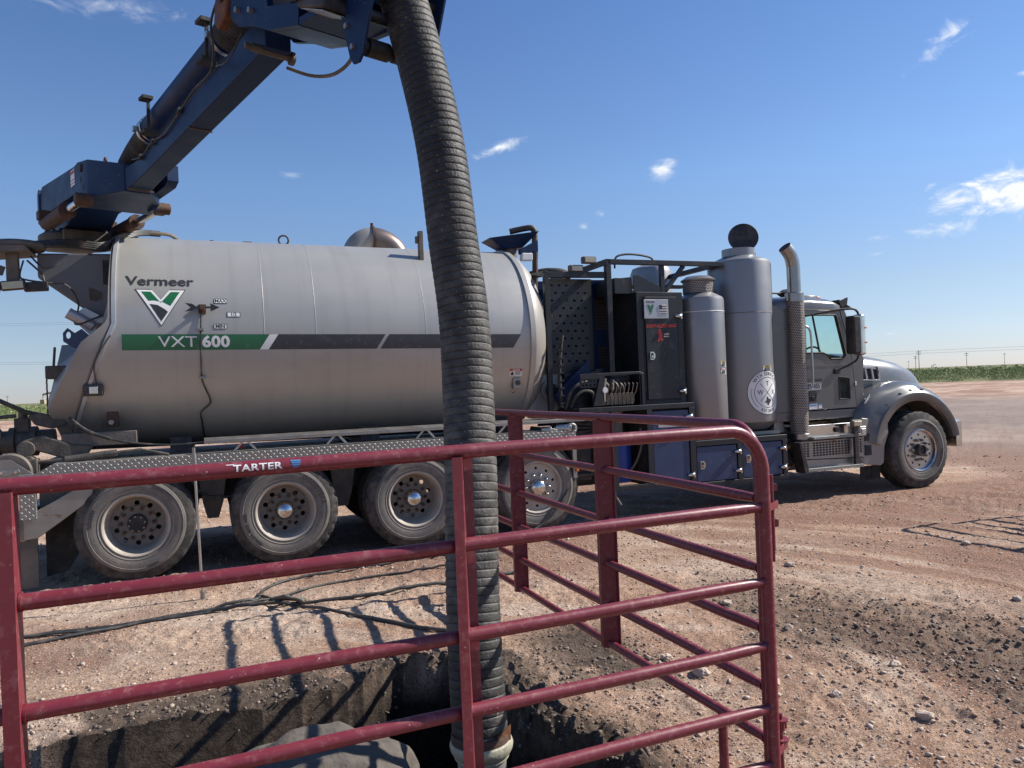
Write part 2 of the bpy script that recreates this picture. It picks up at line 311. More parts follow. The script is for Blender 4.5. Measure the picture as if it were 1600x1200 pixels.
    def join(s, o): return s.add(o.v, o.f)
def circ(cx, cy, r_, n=12, a0=0, sy=1): return [(cx+r_*math.cos(a0+2*PI*k/n), cy+sy*r_*math.sin(a0+2*PI*k/n)) for k in range(n)]
def build(name, mb, m, parent=None, bevel=0, seg=2, ang=35, loc=None, flip=True):
    me = bpy.data.meshes.new(name); me.from_pydata(mb.v, [], mb.f)
    bm = bmesh.new(); bm.from_mesh(me)
    if flip: bmesh.ops.recalc_face_normals(bm, faces=bm.faces)
    bm.to_mesh(me); bm.free()
    for p in me.polygons: p.use_smooth = True
    me.set_sharp_from_angle(angle=R(ang)); me.materials.append(MT[m] if isinstance(m, str) else m)
    o = bpy.data.objects.new(name, me); COL.objects.link(o)
    if parent: o.parent = parent
    if loc is not None: o.location = loc
    if bevel:
        b = o.modifiers.new('bevel', 'BEVEL'); b.width = bevel; b.segments = seg; b.limit_method = 'ANGLE'; b.angle_limit = R(40); b.harden_normals = True
    return o
def thing(o, label, cat, group=None):
    o['label'] = label; o['category'] = cat
    if group: o['group'] = group
    return o
def empty(name, loc=(0,0,0), rz=0):
    o = bpy.data.objects.new(name, None); COL.objects.link(o); o.location = loc; o.rotation_euler = (0, 0, rz); o.empty_display_size = .2; return o
def text_poly(txt, size, bold=0.0, shear=0.0, spacing=1.0, align='CENTER', cut=0, sx=1.0):
    """flat letters as triangles in a plane: list of vertices and faces"""
    c = bpy.data.curves.new('lettering', 'FONT'); c.body = txt; c.size = size; c.offset = bold; c.shear = shear; c.space_character = spacing
    c.align_x = align; c.align_y = 'CENTER'; c.resolution_u = 3; c.fill_mode = 'FRONT' if hasattr(c, 'fill_mode') else c.fill_mode
    o = bpy.data.objects.new('lettering', c); COL.objects.link(o)
    dg = bpy.context.evaluated_depsgraph_get(); dg.update(); me = bpy.data.meshes.new_from_object(o.evaluated_get(dg))
    bpy.data.objects.remove(o); bm = bmesh.new(); bm.from_mesh(me); bmesh.ops.triangulate(bm, faces=bm.faces)
    if cut:
        ys = [v.co.y for v in bm.verts]; xs = [v.co.x for v in bm.verts]
        y = min(ys)+cut
        while y < max(ys):
            bmesh.ops.bisect_plane(bm, geom=bm.verts[:]+bm.edges[:]+bm.faces[:], plane_co=(0, y, 0), plane_no=(0, 1, 0)); y += cut
    bm.verts.index_update(); vs = [(v.co.x*sx, v.co.y, 0) for v in bm.verts]; fs = [tuple(v.index for v in f.verts) for f in bm.faces]
    bm.free(); bpy.data.meshes.remove(me); return vs, fs
def decal_flat(vs, fs, s0, z0, y): return MB().add([(s0+x, y, z0+yy) for x, yy, _ in vs], fs)

# ------------------------------------------------------------------ noise
def vnoise(x, y, seed=0):
    xi = np.floor(x).astype(np.int64); yi = np.floor(y).astype(np.int64); fx = x-xi; fy = y-yi
    fx = fx*fx*(3-2*fx); fy = fy*fy*(3-2*fy)
    def h(a, b):
        n = (a*374761393+b*668265263+seed*974711) & 0xffffffff; n = ((n ^ (n >> 13))*1274126177) & 0xffffffff; n = n ^ (n >> 16); return (n & 0xffff)/65535.0
    return (h(xi, yi)*(1-fx)+h(xi+1, yi)*fx)*(1-fy)+(h(xi, yi+1)*(1-fx)+h(xi+1, yi+1)*fx)*fy
def fbm(x, y, sc, octv, seed=0, gain=.5):
    r_ = 0; a = 1; t = 0
    for i in range(octv):
        c, s = math.cos(.6*i+.3), math.sin(.6*i+.3)
        r_ = r_+a*vnoise((x*c-y*s)/sc+i*17.3, (x*s+y*c)/sc+i*9.1, seed+i); t += a; a *= gain; sc *= .5
    return r_/t
def sstep(a, b, x): t = np.clip((x-a)/(b-a), 0, 1); return t*t*(3-2*t)
def poly_sd(x, y, poly):
    d = np.full(x.shape, 1e9); ins = np.zeros(x.shape, bool); n = len(poly)
    for i in range(n):
        ax, ay = poly[i]; bx, by = poly[(i+1) % n]; ex, ey = bx-ax, by-ay
        t = np.clip(((x-ax)*ex+(y-ay)*ey)/(ex*ex+ey*ey), 0, 1)
        d = np.minimum(d, np.hypot(x-ax-t*ex, y-ay-t*ey))
        if ey != 0:
            c = ((ay > y) != (by > y)) & (x < (bx-ax)*(y-ay)/(by-ay)+ax); ins ^= c
    return np.where(ins, d, -d)
PIT = [(-3.4, 3.39), (-2.45, 3.78), (-.92, 4.43), (-.80, 4.66), (-.48, 4.70), (-.2, 4.56), (-.09, 4.1), (.08, 3.74), (.30, 3.55), (.42, 3.2), (.28, 2.9), (-.4, 2.72), (-2, 2.35), (-3.4, 2.1)]
TR_A = np.array([-3.57532, 7.21245]); TR_TH = R(21.3318); TR_D = np.array([math.cos(TR_TH), math.sin(TR_TH)]); TR_N = np.array([-TR_D[1], TR_D[0]])
def ground_fields(x, y):
    r_ = np.hypot(x, y); near = 1-sstep(18, 45, r_)
    sd = poly_sd(x, y, PIT)
    rough_edge = sstep(-1.1, -.7, x)
    sdn = sd+rough_edge*(fbm(x, y, .30, 5, 3)-.5)*.30+(1-rough_edge)*(fbm(x, y, .25, 3, 5)-.5)*.012
    s_ = (x-TR_A[0])*TR_D[0]+(y-TR_A[1])*TR_D[1]; t_ = (x-TR_A[0])*TR_N[0]+(y-TR_A[1])*TR_N[1]
    under = sstep(-1.6, -.5, s_)*(1-sstep(11.2, 12.2, s_))*sstep(-.9, -.15, t_)*(1-sstep(2.7, 3.4, t_))
    ring = np.exp(-np.clip(-sd, 0, 9)/.38)*(1-(sd > 0))             # spoil around the hole
    # soil zones
    mud = np.clip(np.exp(-np.clip(-sd, 0, 9)/(.24+.16*(1-rough_edge)))*1.6*sstep(.3, .6, fbm(x, y, .6, 4, 11)+.1), 0, 1)
    mud = np.maximum(mud, sstep(.0, .12, sdn))
    mud = np.maximum(mud, .95*rough_edge*np.exp(-(np.clip(-sd, 0, 9)/.13)**2)*(x < .1)*sstep(.25, .5, fbm(x, y, .25, 3, 15)))
    band = np.exp(-((x-.30-.28*(5.2-y))/.42)**2)*sstep(4.0, 4.4, y)*(1-sstep(5.0, 5.7, y))*sstep(.40, .56, fbm(x, y, .7, 4, 21))    # trodden grey mud by the hose
    rc0 = np.hypot(x+.1, y-4.0); tc0 = np.arctan2(y-4.0, x+.1)*3.0
    lowr = sstep(.44, .60, fbm(tc0*.40, rc0*1.3, .9, 6, 31)+.10*np.exp(-((x*.62+y*.78-5.0)/1.0)**2)-.01)*sstep(1.0, 1.7, x)*(1-sstep(5.2, 7.4, x*.62+y*.78))
    mud = np.clip(np.maximum(mud, np.maximum(band*.8, lowr*.56)), 0, 1)
    red = sstep(.46, .64, fbm(x, y, 2.4, 5, 41)+.22*np.exp(-((t_+.9)/1.1)**2)*sstep(5, 8, s_)-.02)
    red = np.maximum(red, .85*ring*sstep(.42, .6, fbm(x, y, .5, 3, 44)))
    rc = np.hypot(x+.1, y-4.0); tc_ = np.arctan2(y-4.0, x+.1)*3.0; arcw = sstep(.9, 1.7, x)*(1-sstep(9, 12, rc))
    a = x*math.cos(R(-18))+y*math.sin(R(-18)); b = -x*math.sin(R(-18))+y*math.cos(R(-18))
    streak = fbm(a*.22, b*1.6, .5, 5, 51)*(1-arcw)+fbm(tc_*.30, rc*1.7, .5, 5, 52)*arcw; scuff = fbm(tc_*.35, rc*2.2, .30, 5, 53)
    pale = sstep(.50, .68, fbm(x, y, 1.6, 5, 61))*.55+.85*sstep(.53, .66, streak)
    red = np.clip(red+.7*(1-sstep(.38, .50, streak))*arcw, 0, 1)
    rut = fbm(a*.12, b, .42, 3, 71)*(1-arcw)+fbm(tc_*.14, rc, .38, 4, 72)*arcw
    h = (fbm(x, y, 2.6, 4, 81)-.5)*.07*(1-under)+(rut-.5)*.045*(1-under)
    tex = fbm(x, y, .24, 3, 91)-.5; fine = fbm(x, y, .06, 3, 95)-.5
    clod = np.abs(fbm(x, y, .13, 4, 99)-.5)*2
    rougher = .35+.9*sstep(.4, .62, fbm(x, y, 1.2, 3, 101))
    h = h+(scuff-.5)*.030*arcw*near+lowr*(np.abs(fbm(x, y, .10, 4, 98)-.5)*2)*.022
    h = h+tex*.046*rougher*(1+.8*mud)+fine*.032*rougher*(1+.6*mud)
    h = h+np.exp(-np.clip(-sd, 0, 9)/.22)*(sd <= 0)*rough_edge*(.03+.20*(clod-.15))+(1-rough_edge)*ring*(.05*(clod-.1))
    h = h*near+(1-near)*(fbm(x, y, 30, 3, 120)-.5)*.10*sstep(40, 80, r_)
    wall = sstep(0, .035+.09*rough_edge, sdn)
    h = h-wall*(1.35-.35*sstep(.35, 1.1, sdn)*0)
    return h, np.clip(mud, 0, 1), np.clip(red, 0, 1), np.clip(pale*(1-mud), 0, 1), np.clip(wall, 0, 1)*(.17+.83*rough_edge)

# ------------------------------------------------------------------ ground sheet
def ground():
    rr = [.9]
    while rr[-1] < 16: rr.append(rr[-1]*1.0052 if rr[-1] > 2.9 else rr[-1]*1.03)
    while rr[-1] < 7000: rr.append(rr[-1]*1.03)
    rr = np.array(rr)
    front = np.linspace(-R(43), R(43), 860); rest = np.linspace(R(43), R(317), 130)[1:-1]
    th = np.concatenate([front, rest]); nr, na = len(rr), len(th)
    X = rr[:, None]*np.sin(th)[None]; Y = rr[:, None]*np.cos(th)[None]
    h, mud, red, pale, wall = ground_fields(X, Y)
    V = np.stack([X, Y, h], -1).reshape(-1, 3)
    i, j = np.meshgrid(np.arange(nr-1), np.arange(na), indexing='ij'); j2 = (j+1) % na
    F = np.stack([i*na+j, (i+1)*na+j, (i+1)*na+j2, i*na+j2], -1).reshape(-1, 4)
    me = bpy.data.meshes.new('ground'); nv = len(V); c = np.array([[0, 0, 0.]])
    me.vertices.add(nv); me.vertices.foreach_set('co', V.ravel())
    me.loops.add(F.size); me.loops.foreach_set('vertex_index', F.ravel()[::1].astype(np.int32))
    me.polygons.add(len(F)); me.polygons.foreach_set('loop_start', np.arange(0, F.size, 4, dtype=np.int32)); me.polygons.foreach_set('loop_total', np.full(len(F), 4, dtype=np.int32))
    me.update(calc_edges=True); me.polygons.foreach_set('use_smooth', np.ones(len(F), bool))
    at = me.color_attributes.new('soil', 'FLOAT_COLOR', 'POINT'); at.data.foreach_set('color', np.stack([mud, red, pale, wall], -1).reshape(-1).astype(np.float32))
    o = bpy.data.objects.new('ground', me); COL.objects.link(o); o['kind'] = 'structure'
    m = bpy.data.materials.new('caliche_soil'); m.use_nodes = True; t = m.node_tree; L = t.links.new; b = t.nodes['Principled BSDF']
    b.inputs['Roughness'].default_value = .95; b.inputs['Specular IOR Level'].default_value = .15
    geo = t.nodes.new('ShaderNodeNewGeometry'); A_ = t.nodes.new('ShaderNodeAttribute'); A_.attribute_name = 'soil'; sp = t.nodes.new('ShaderNodeSeparateColor'); L(A_.outputs['Color'], sp.inputs[0])
    def noise(sc, det=8, ro=.6):
        n = t.nodes.new('ShaderNodeTexNoise'); n.inputs['Scale'].default_value = sc; n.inputs['Detail'].default_value = det; n.inputs['Roughness'].default_value = ro; L(geo.outputs['Position'], n.inputs['Vector']); return n.outputs[0]
    def rng(src, a, b_, c=0., d=1.):
        r_ = t.nodes.new('ShaderNodeMapRange'); L(src, r_.inputs[0]); r_.inputs[1].default_value = a; r_.inputs[2].default_value = b_; r_.inputs[3].default_value = c; r_.inputs[4].default_value = d; return r_.outputs[0]
    def mixc(fac, a, b_):
        q = t.nodes.new('ShaderNodeMix'); q.data_type = 'RGBA'
        if isinstance(fac, float): q.inputs['Factor'].default_value = fac
        else: L(fac, q.inputs['Factor'])
        for nm, v in (('A', a), ('B', b_)):
            if isinstance(v, tuple): q.inputs[nm].default_value = v+(1,)
            else: L(v, q.inputs[nm])
        return q.outputs['Result']
    def mul(a, b_):
        n = t.nodes.new('ShaderNodeMath'); n.operation = 'MULTIPLY'; L(a, n.inputs[0])
        if isinstance(b_, float): n.inputs[1].default_value = b_
        else: L(b_, n.inputs[1])
        return n.outputs[0]
    base = mixc(rng(noise(1.3), .35, .65), (.42, .245, .16), (.55, .365, .25))
    base = mixc(mul(sp.outputs['Blue'], .75), base, (.66, .53, .42))
    base = mixc(mul(sp.outputs['Green'], .8), base, (.23, .105, .066))
    base = mixc(rng(noise(17, 7, .7), .48, .66, 0, .75), base, (.25, .145, .10))
    base = mixc(rng(noise(4.5, 7, .65), .50, .66, 0, .6), base, (.27, .17, .125))
    base = mixc(rng(noise(60, 4, .7), .52, .60, 0, .8), base, (.15, .10, .072))
    base = mixc(rng(noise(85, 3, .7), .56, .64, 0, .8), base, (.78, .68, .58))
    base = mixc(rng(noise(170, 3, .7), .55, .64, 0, .6), base, (.20, .14, .10))
    mudc = mixc(rng(noise(14, 6), .4, .65), (.050, .040, .033), (.130, .098, .075))
    mudc = mixc(rng(noise(75, 3), .62, .72, 0, .5), mudc, (.36, .28, .22))
    base = mixc(rng(sp.outputs['Red'], .25, .75, 0, .92), base, mudc)
    base = mixc(rng(A_.outputs['Alpha'], .03, .16, 0, .97), base, mixc(rng(noise(40, 5), .4, .7), (.010, .009, .008), (.035, .029, .024)))  # the hole's shade is put into the colour: pit wall soil goes near-black
    # far pad, grey lane and the scrub plain beyond it
    sx = t.nodes.new('ShaderNodeSeparateXYZ'); L(geo.outputs['Position'], sx.inputs[0])
    ln = t.nodes.new('ShaderNodeVectorMath'); ln.operation = 'LENGTH'; L(geo.outputs['Position'], ln.inputs[0]); dist = ln.outputs['Value']
    nb = noise(.06, 5); wob = t.nodes.new('ShaderNodeMath'); wob.operation = 'MULTIPLY_ADD'; L(nb, wob.inputs[0]); wob.inputs[1].default_value = 14; L(dist, wob.inputs[2])
    g1 = mul(rng(wob.outputs[0], 20, 26), rng(wob.outputs[0], 50, 62, 1, 0)); g1 = mul(g1, rng(sx.outputs[0], 6, 14))
    base = mixc(mul(g1, .75), base, mixc(rng(noise(2.5), .3, .7), (.20, .165, .145), (.30, .25, .22)))
    far = rng(dist, 92, 97)
    plain = mixc(rng(noise(.35, 8), .42, .6), (.22, .19, .10), (.085, .12, .04))
    base = mixc(far, base, plain)
    L(base, b.inputs['Base Color'])
    bp = t.nodes.new('ShaderNodeBump'); bp.inputs['Strength'].default_value = 1.0; bp.inputs['Distance'].default_value = .022; L(noise(38, 9, .72), bp.inputs['Height'])
    bp2 = t.nodes.new('ShaderNodeBump'); bp2.inputs['Strength'].default_value = .6; bp2.inputs['Distance'].default_value = .05; L(noise(7, 8, .7), bp2.inputs['Height']); L(bp2.outputs[0], bp.inputs['Normal']); L(bp.outputs[0], b.inputs['Normal'])
    me.materials.append(m)
    me.set_sharp_from_angle(angle=R(48))
    return o
ground()

# loose stones: one scatter, far too many to count
def icosa():
    bm = bmesh.new(); bmesh.ops.create_icosphere(bm, subdivisions=1, radius=1); bm.verts.index_update()
    v = np.array([x.co[:] for x in bm.verts]); f = np.array([[q.index for q in p.verts] for p in bm.faces]); bm.free(); return v, f
ICV, ICF = icosa()
def scatter(name, P, S, m, flat=.65):
    n = len(P); Q = np.repeat(ICV[None], n, 0)*(1+RNG.uniform(-.42, .42, (n, len(ICV), 1)))
    sc = np.stack([RNG.uniform(.7, 1.35, n), RNG.uniform(.6, 1.1, n), RNG.uniform(.45, .9, n)*flat/.65], -1)*S[:, None]
    Q = Q*sc[:, None]; a = RNG.uniform(0, 2*PI, n); c, s = np.cos(a)[:, None], np.sin(a)[:, None]
    Q = np.stack([Q[..., 0]*c-Q[..., 1]*s, Q[..., 0]*s+Q[..., 1]*c, Q[..., 2]], -1)+P[:, None]
    F = (ICF[None]+(np.arange(n)*len(ICV))[:, None, None]).reshape(-1, 3)
    me = bpy.data.meshes.new(name); me.vertices.add(n*len(ICV)); me.vertices.foreach_set('co', Q.ravel())
    me.loops.add(F.size); me.loops.foreach_set('vertex_index', F.ravel().astype(np.int32)); me.polygons.add(len(F))
    me.polygons.foreach_set('loop_start', np.arange(0, F.size, 3, dtype=np.int32)); me.polygons.foreach_set('loop_total', np.full(len(F), 3, dtype=np.int32))
    me.update(calc_edges=True); me.materials.append(MT[m] if isinstance(m, str) else m)
    o = bpy.data.objects.new(name, me); COL.objects.link(o); o['kind'] = 'stuff'; return o
def stones(n, smin, smax, seed, m, name, mudpref=0):
    rg = np.random.default_rng(seed); th = rg.uniform(-R(40), R(40), n*2); rad = np.exp(rg.uniform(math.log(3.0), math.log(17), n*2))
    x, y = rad*np.sin(th), rad*np.cos(th); cl = fbm(x, y, .9, 4, 200+seed)
    h, mud, red, pale, wall = ground_fields(x, y); keep = (rg.uniform(0, 1, n*2) < sstep(.36, .60, cl)*(1-.85*sstep(.35, .8, mud)*(x < .8))) & (wall < .02)
    x, y, h = x[keep][:n], y[keep][:n], h[keep][:n]
    S = smin*(smax/smin)**(rg.uniform(0, 1, len(x))**3.4)*(.75+.03*np.hypot(x, y))
    return scatter(name, np.stack([x, y, h+S*.18], -1), S, m)
MT['stone2'] = mat('rosy_stone', (.33, .215, .155), .95, 0, .3, 25, (.42, .34, .28), .4, 12)
MT['clod'] = mat('dark_mud_clod', (.16, .122, .095), .95, 0, .3, 25, (.2, .15, .12), .35, 12)
stones(10000, .0028, .020, 1, 'stone', 'pale_gravel'); stones(32000, .0028, .015, 2, 'stone2', 'rosy_gravel')
def clods():
    rg = np.random.default_rng(5); n = 26000; x = rg.uniform(-3.4, 3.6, n); y = rg.uniform(2.9, 6.4, n)
    h, mud, red, pale, wall = ground_fields(x, y); k = (mud > .35) & (wall < .6) & (rg.uniform(0, 1, n) < .9)
    x, y, h = x[k], y[k], h[k]; S = .0035*(5)**(rg.uniform(0, 1, len(x))**3)
    scatter('mud_clods', np.stack([x, y, h+S*.2], -1), S, 'clod')
clods()

# ------------------------------------------------------------------ the vacuum truck (local axes: x forward, y away from the camera side, z up)
truck = empty('vacuum_truck', (TR_A[0], TR_A[1], 0), TR_TH)
thing(truck, 'long grey vacuum tank truck with navy boom and round silver tank on the dirt', 'truck')
TZ, TC, TR_ = 2.306, 1.25, 1.13
def tz(s): return TZ-.0135*(s-.0)
def on_tank(s, arc, off=0.0):
    a = arc/TR_; r_ = TR_+off; return (s, TC-r_*math.cos(a), tz(s)+r_*math.sin(a))
def decal_tank(vs, fs, s0, a0, off=.004): return MB().add([on_tank(s0+x, a0+y, off) for x, y, _ in vs], fs)
def grid_tank(fn, nu, nv, off):
    """patch of the tank's skin; fn(u,v) -> (s, arc)"""
    vs = [on_tank(*fn(i/nu, j/nv), off) for j in range(nv+1) for i in range(nu+1)]
    return MB().add(vs, [(j*(nu+1)+i, j*(nu+1)+i+1, (j+1)*(nu+1)+i+1, (j+1)*(nu+1)+i) for j in range(nv) for i in range(nu)])
# --- tank shell: rear rim vertical above, raked backwards below
def rear_s(z):
    zz = z-TZ
    return -.15 if zz > .115 else -.15-.41*(.115-zz)
def shell():
    m = MB(); rings = []; n = 120; stations = [0, .02, .1, .25, .5, .75, .9, 1]
    for u in stations:
        ring = []
        for k in range(n):
            a = 2*PI*k/n; z = TZ+TR_*math.sin(a); s0 = rear_s(z); s = s0+(4.2-s0)*u
            ring.append((s, TC-TR_*math.cos(a), tz(s)+TR_*math.sin(a)))
        rings.append(ring)
    m.rings(rings, caps=False)
    for (r_, s) in [(1.11, 4.26), (1.0, 4.38), (.8, 4.49), (.5, 4.57), (.1, 4.60)]: rings.append([(s, TC-r_*math.cos(2*PI*k/n), tz(4.2)+r_*math.sin(2*PI*k/n)) for k in range(n)])
    m2 = MB().rings(rings[len(stations)-1:], caps=True); return m, m2
m, m2 = shell(); tank = build('tank', m, 'tank', truck, ang=40); build('tank_head', m2, 'tankend', tank)
def rim_band(u0, w_, off, s_extra=0):
    m = MB(); n = 120; A_, B_, C_, D_ = [], [], [], []
    for k in range(n):
        a = 2*PI*k/n; z = TZ+TR_*math.sin(a); s = rear_s(z)+s_extra
        for lst, ss, oo in ((A_, s, -.01), (B_, s, off), (C_, s+w_, off), (D_, s+w_, -.01)): lst.append((ss, TC-(TR_+oo)*math.cos(a), tz(ss)+(TR_+oo)*math.sin(a)))
    return m.rings([A_, B_, C_, D_], caps=False, loop=True)
build('rear_rim', rim_band(0, .035, .022), 'silv', tank)
m = MB(); n = 120
for s0, wd, off in ((4.14, .06, .022),):
    m.rings([[(s, TC-(TR_+o_)*math.cos(2*PI*k/n), tz(4.2)+(TR_+o_)*math.sin(2*PI*k/n)) for k in range(n)] for s, o_ in ((s0, -.01), (s0, off), (s0+wd, off), (s0+wd, -.01))], caps=False, loop=True)
build('front_rim', m, 'tank', tank)
for s0 in (1.22, 1.73, 2.9): build('weld_seam', MB().rings([[(s, TC-(TR_+o_)*math.cos(2*PI*k/n), tz(s)+(TR_+o_)*math.sin(2*PI*k/n)) for k in range(n)] for s, o_ in ((s0, -.002), (s0+.004, .0014), (s0+.008, .0014), (s0+.012, -.002))], caps=False, loop=True), 'tank', tank)
# rear door: shallow box skirt following the raked lower rim
def door():
    n = 120; rg = []
    for dr, fr in ((.0, 0.0), (.018, .10), (.018, .93), (.0, 1.0), (-.3, 1.0), (-.7, 1.0), (-1.10, 1.0)):
        ring = []
        for k in range(n):
            a = 2*PI*k/n; z = TZ+TR_*math.sin(a); r_ = TR_+dr; s = rear_s(z)-float(np.interp(TZ+(TR_-.01)*math.sin(a), [1.18, 1.30, 1.44, 1.64, 2.25, 2.46, 3.0], [.03, .06, .14, .27, .19, .03, .02]))*fr-.003
            ring.append((s, TC-r_*math.cos(a), tz(s)+r_*math.sin(a)*(1 if z < 2.4 else .985)))
        rg.append(ring)
    return MB().rings(rg, caps=True)
build('rear_door', door(), 'tankend', truck, ang=24)
# --- markings on the tank
def band(s0, s1, sk, a_top, a_bot, mname, name, off=.003):
    nu = max(2, int((s1-s0)/.12))
    return build(name, grid_tank(lambda u, v: (s0+(s1-s0)*u-sk*(v), a_top+(a_bot-a_top)*v), nu, 4, off), mname, tank, flip=False)
AT, AB = .013, -.140
b_ = band(-.07, 1.29, .0, AT, AB, 'green', 'green_stripe')
build('stripe_point', grid_tank(lambda u, v: (1.2101+.08*u*(1-v)+.0*u, AT+(AB-AT)*v), 3, 4, .0034), 'green', tank, flip=False)
band(1.275, 1.36, .10, AT, AB, 'white', 'white_stripe', .0042)
band(1.36, 2.46, .10, AT, AB, 'stripe', 'black_stripe'); band(2.50, 4.02, .10, AT, AB, 'stripe', 'black_stripe')
vs, fs = text_poly('Vermeer', .150, bold=.0026, spacing=1.0, sx=1.12); build('lettering', decal_tank(vs, fs, .275, .562, .004), 'letter', tank, flip=False)
vs, fs = text_poly('VXT', .150, bold=.0002, spacing=1.0, sx=1.22); build('lettering', decal_tank(vs, fs, .42, -.064, .006), 'white', tank, flip=False)
vs, fs = text_poly('600', .150, bold=.0058, spacing=1.05, sx=1.10); build('lettering', decal_tank(vs, fs, .765, -.064, .006), 'white', tank, flip=False)
def poly_tank(poly, s0, a0, off, m, name, par=tank, div=6):
    vv, _, ff, *_r = delaunay_2d_cdt([Vector(p) for p in poly], [(i, (i+1) % len(poly)) for i in range(len(poly))], [], 1, 1e-6)
    bm = bmesh.new(); V = [bm.verts.new((p[0], p[1], 0)) for p in vv]
    for f in ff:
        try: bm.faces.new([V[i] for i in f])
        except ValueError: pass
    ys = [p[1] for p in poly]; st = (max(ys)-min(ys))/div
    for i in range(1, div): bmesh.ops.bisect_plane(bm, geom=bm.verts[:]+bm.edges[:]+bm.faces[:], plane_co=(0, min(ys)+st*i, 0), plane_no=(0, 1, 0))
    bm.verts.index_update(); vs = [tuple(v.co) for v in bm.verts]; fs = [tuple(v.index for v in f.verts) for f in bm.faces]; bm.free()
    return build(name, decal_tank(vs, fs, s0, a0, off), m, par, flip=False)
def scale_poly(P, c, k): return [(c[0]+(x-c[0])*k, c[1]+(y-c[1])*k) for x, y in P]
VO = [(-.215, .18), (-.078, .18), (0, .075), (.078, .18), (.215, .18), (0, -.185)]
poly_tank(scale_poly(VO, (0, .03), 1.06), .28, .283, .0032, 'letter', 'emblem'); poly_tank(scale_poly(VO, (0, .03), 1.0), .28, .283, .0042, 'white', 'emblem')
VI = [(-.172, .160), (-.090, .160), (0, .042), (.090, .160), (.172, .160), (0, -.140)]
poly_tank([(-.172, .160), (-.090, .160), (0, .042), (.090, .160), (.172, .160), (.085, .012), (.02, .050), (-.06, .066), (-.108, .062)], .28, .283, .0052, 'green', 'emblem')
poly_tank([(-.100, .030), (-.03, .020), (.03, -.02), (.062, -.05), (0, -.145)], .28, .283, .0052, 'letter', 'emblem')
def label(s0, a0, w_, h_, txt, size):
    poly_tank([(-w_/2, -h_/2), (w_/2, -h_/2), (w_/2, h_/2), (-w_/2, h_/2)], s0, a0, .0030, 'letter', 'level_label', div=2)
    poly_tank([(-w_/2+.006, -h_/2+.006), (w_/2-.006, -h_/2+.006), (w_/2-.006, h_/2-.006), (-w_/2+.006, h_/2-.006)], s0, a0, .0040, 'white', 'level_label', div=2)
    vs, fs = text_poly(txt, size, bold=.0008); build('lettering', decal_tank(vs, fs, s0, a0, .005), 'letter', tank, flip=False)
label(.822, .352, .125, .052, 'MAX', .05); label(.94, .212, .125, .052, '1/2', .046); label(.812, .090, .125, .052, 'MIN', .05)
def sticker(fn, w_, h_, top, par, txt='DANGER'):
    """small warning label; fn maps flat shapes to a mesh on its carrier"""
    def q(x0, x1, y0, y1): return [(x0, y0, 0), (x1, y0, 0), (x1, y1, 0), (x0, y1, 0)], [(0, 1, 2, 3)]
    build('warning_sticker', fn(*q(-w_/2, w_/2, -h_/2, h_/2), .003), 'white', par, flip=False)
    build('warning_sticker', fn(*q(-w_/2, w_/2, h_*.2, h_/2), .0042), top, par, flip=False)
    vs, fs = text_poly(txt, h_*.26, bold=.0006); build('lettering', fn([(x, y+h_*.35, 0) for x, y, z in vs], fs, .0052), 'white' if top == 'redv' else 'letter', par, flip=False)
    mm = MB(); mm.add([(-w_*.45, -h_*.40, 0), (-w_*.16, -h_*.40, 0), (-w_*.22, h_*.08, 0), (-w_*.38, h_*.08, 0)], [(0, 1, 2, 3)])
    for j in range(4): y = h_*(.10-.13*j); mm.add([(-w_*.08, y-.0022, 0), (w_*(.42-.05*(j % 2)), y-.0022, 0), (w_*(.42-.05*(j % 2)), y+.0022, 0), (-w_*.08, y+.0022, 0)], [(0, 1, 2, 3)])
    build('warning_print', fn(mm.v, mm.f, .0048), 'letter', par, flip=False)
sticker(lambda v, f, o: decal_tank(v, f, 3.97, -.43, o), .15, .085, 'redv', tank)
sticker(lambda v, f, o: decal_tank(v, f, 3.965, -.69, o), .07, .03, 'redv', tank, 'LOCK')
p = on_tank(3.985, -.575, .0); build('latch_box', MB().box(p[0]-.045, p[0]+.045, p[1]-.05, p[1]+.03, p[2]-.06, p[2]+.07), 'steel', tank, bevel=.01)
build('latch_box', MB().cyl((p[0]+.01, p[1]-.07, p[2]+.01), (p[0]+.01, p[1]-.04, p[2]+.01), .028), 'dark', tank, bevel=.003)
# level arrow and its cable
p = on_tank(.651, .250, .10); arr = MB().prism([(-.155, .045), (-.105, 0), (-.155, -.04), (-.09, -.032), (-.055, -.010), (.075, -.010), (.075, -.040), (.160, 0), (.075, .040), (.075, .010), (-.055, .010), (-.09, .036)], p[1], p[1]+.008).xf(Matrix.Translation((p[0], 0, p[2])))
ar = build('level_arrow', arr, 'letter', tank); q = on_tank(.651, .250, 0)
build('arrow_shaft', MB().cyl((q[0], q[1]+.02, q[2]), (p[0], p[1]-.02, p[2]), .022).box(q[0]-.035, q[0]+.035, q[1]-.03, q[1]+.02, q[2]-.03, q[2]+.06), 'rusty', ar, bevel=.004)
def tank_path(pts, off): return [on_tank(s, a, off) for s, a in pts]
def smooth_path(P, k=6):
    P = [Vector(p) for p in P]; out_ = []
    for i in range(len(P)-1):
        p0, p1, p2, p3 = P[max(0, i-1)], P[i], P[i+1], P[min(len(P)-1, i+2)]
        for j in range(k):
            t = j/k; out_.append(.5*((2*p1)+(-p0+p2)*t+(2*p0-5*p1+4*p2-p3)*t*t+(-p0+3*p1-3*p2+p3)*t**3))
    return out_+[P[-1]]
build('gauge_cable', MB().tube(smooth_path(tank_path([(.64, .22), (.628, .0), (.622, -.30), (.625, -.45), (.69, -.65), (.68, -.72), (.60, -.82), (.605, -.95), (.625, -1.3), (.66, -1.52)], .014)), .008, 8), 'cable', tank)
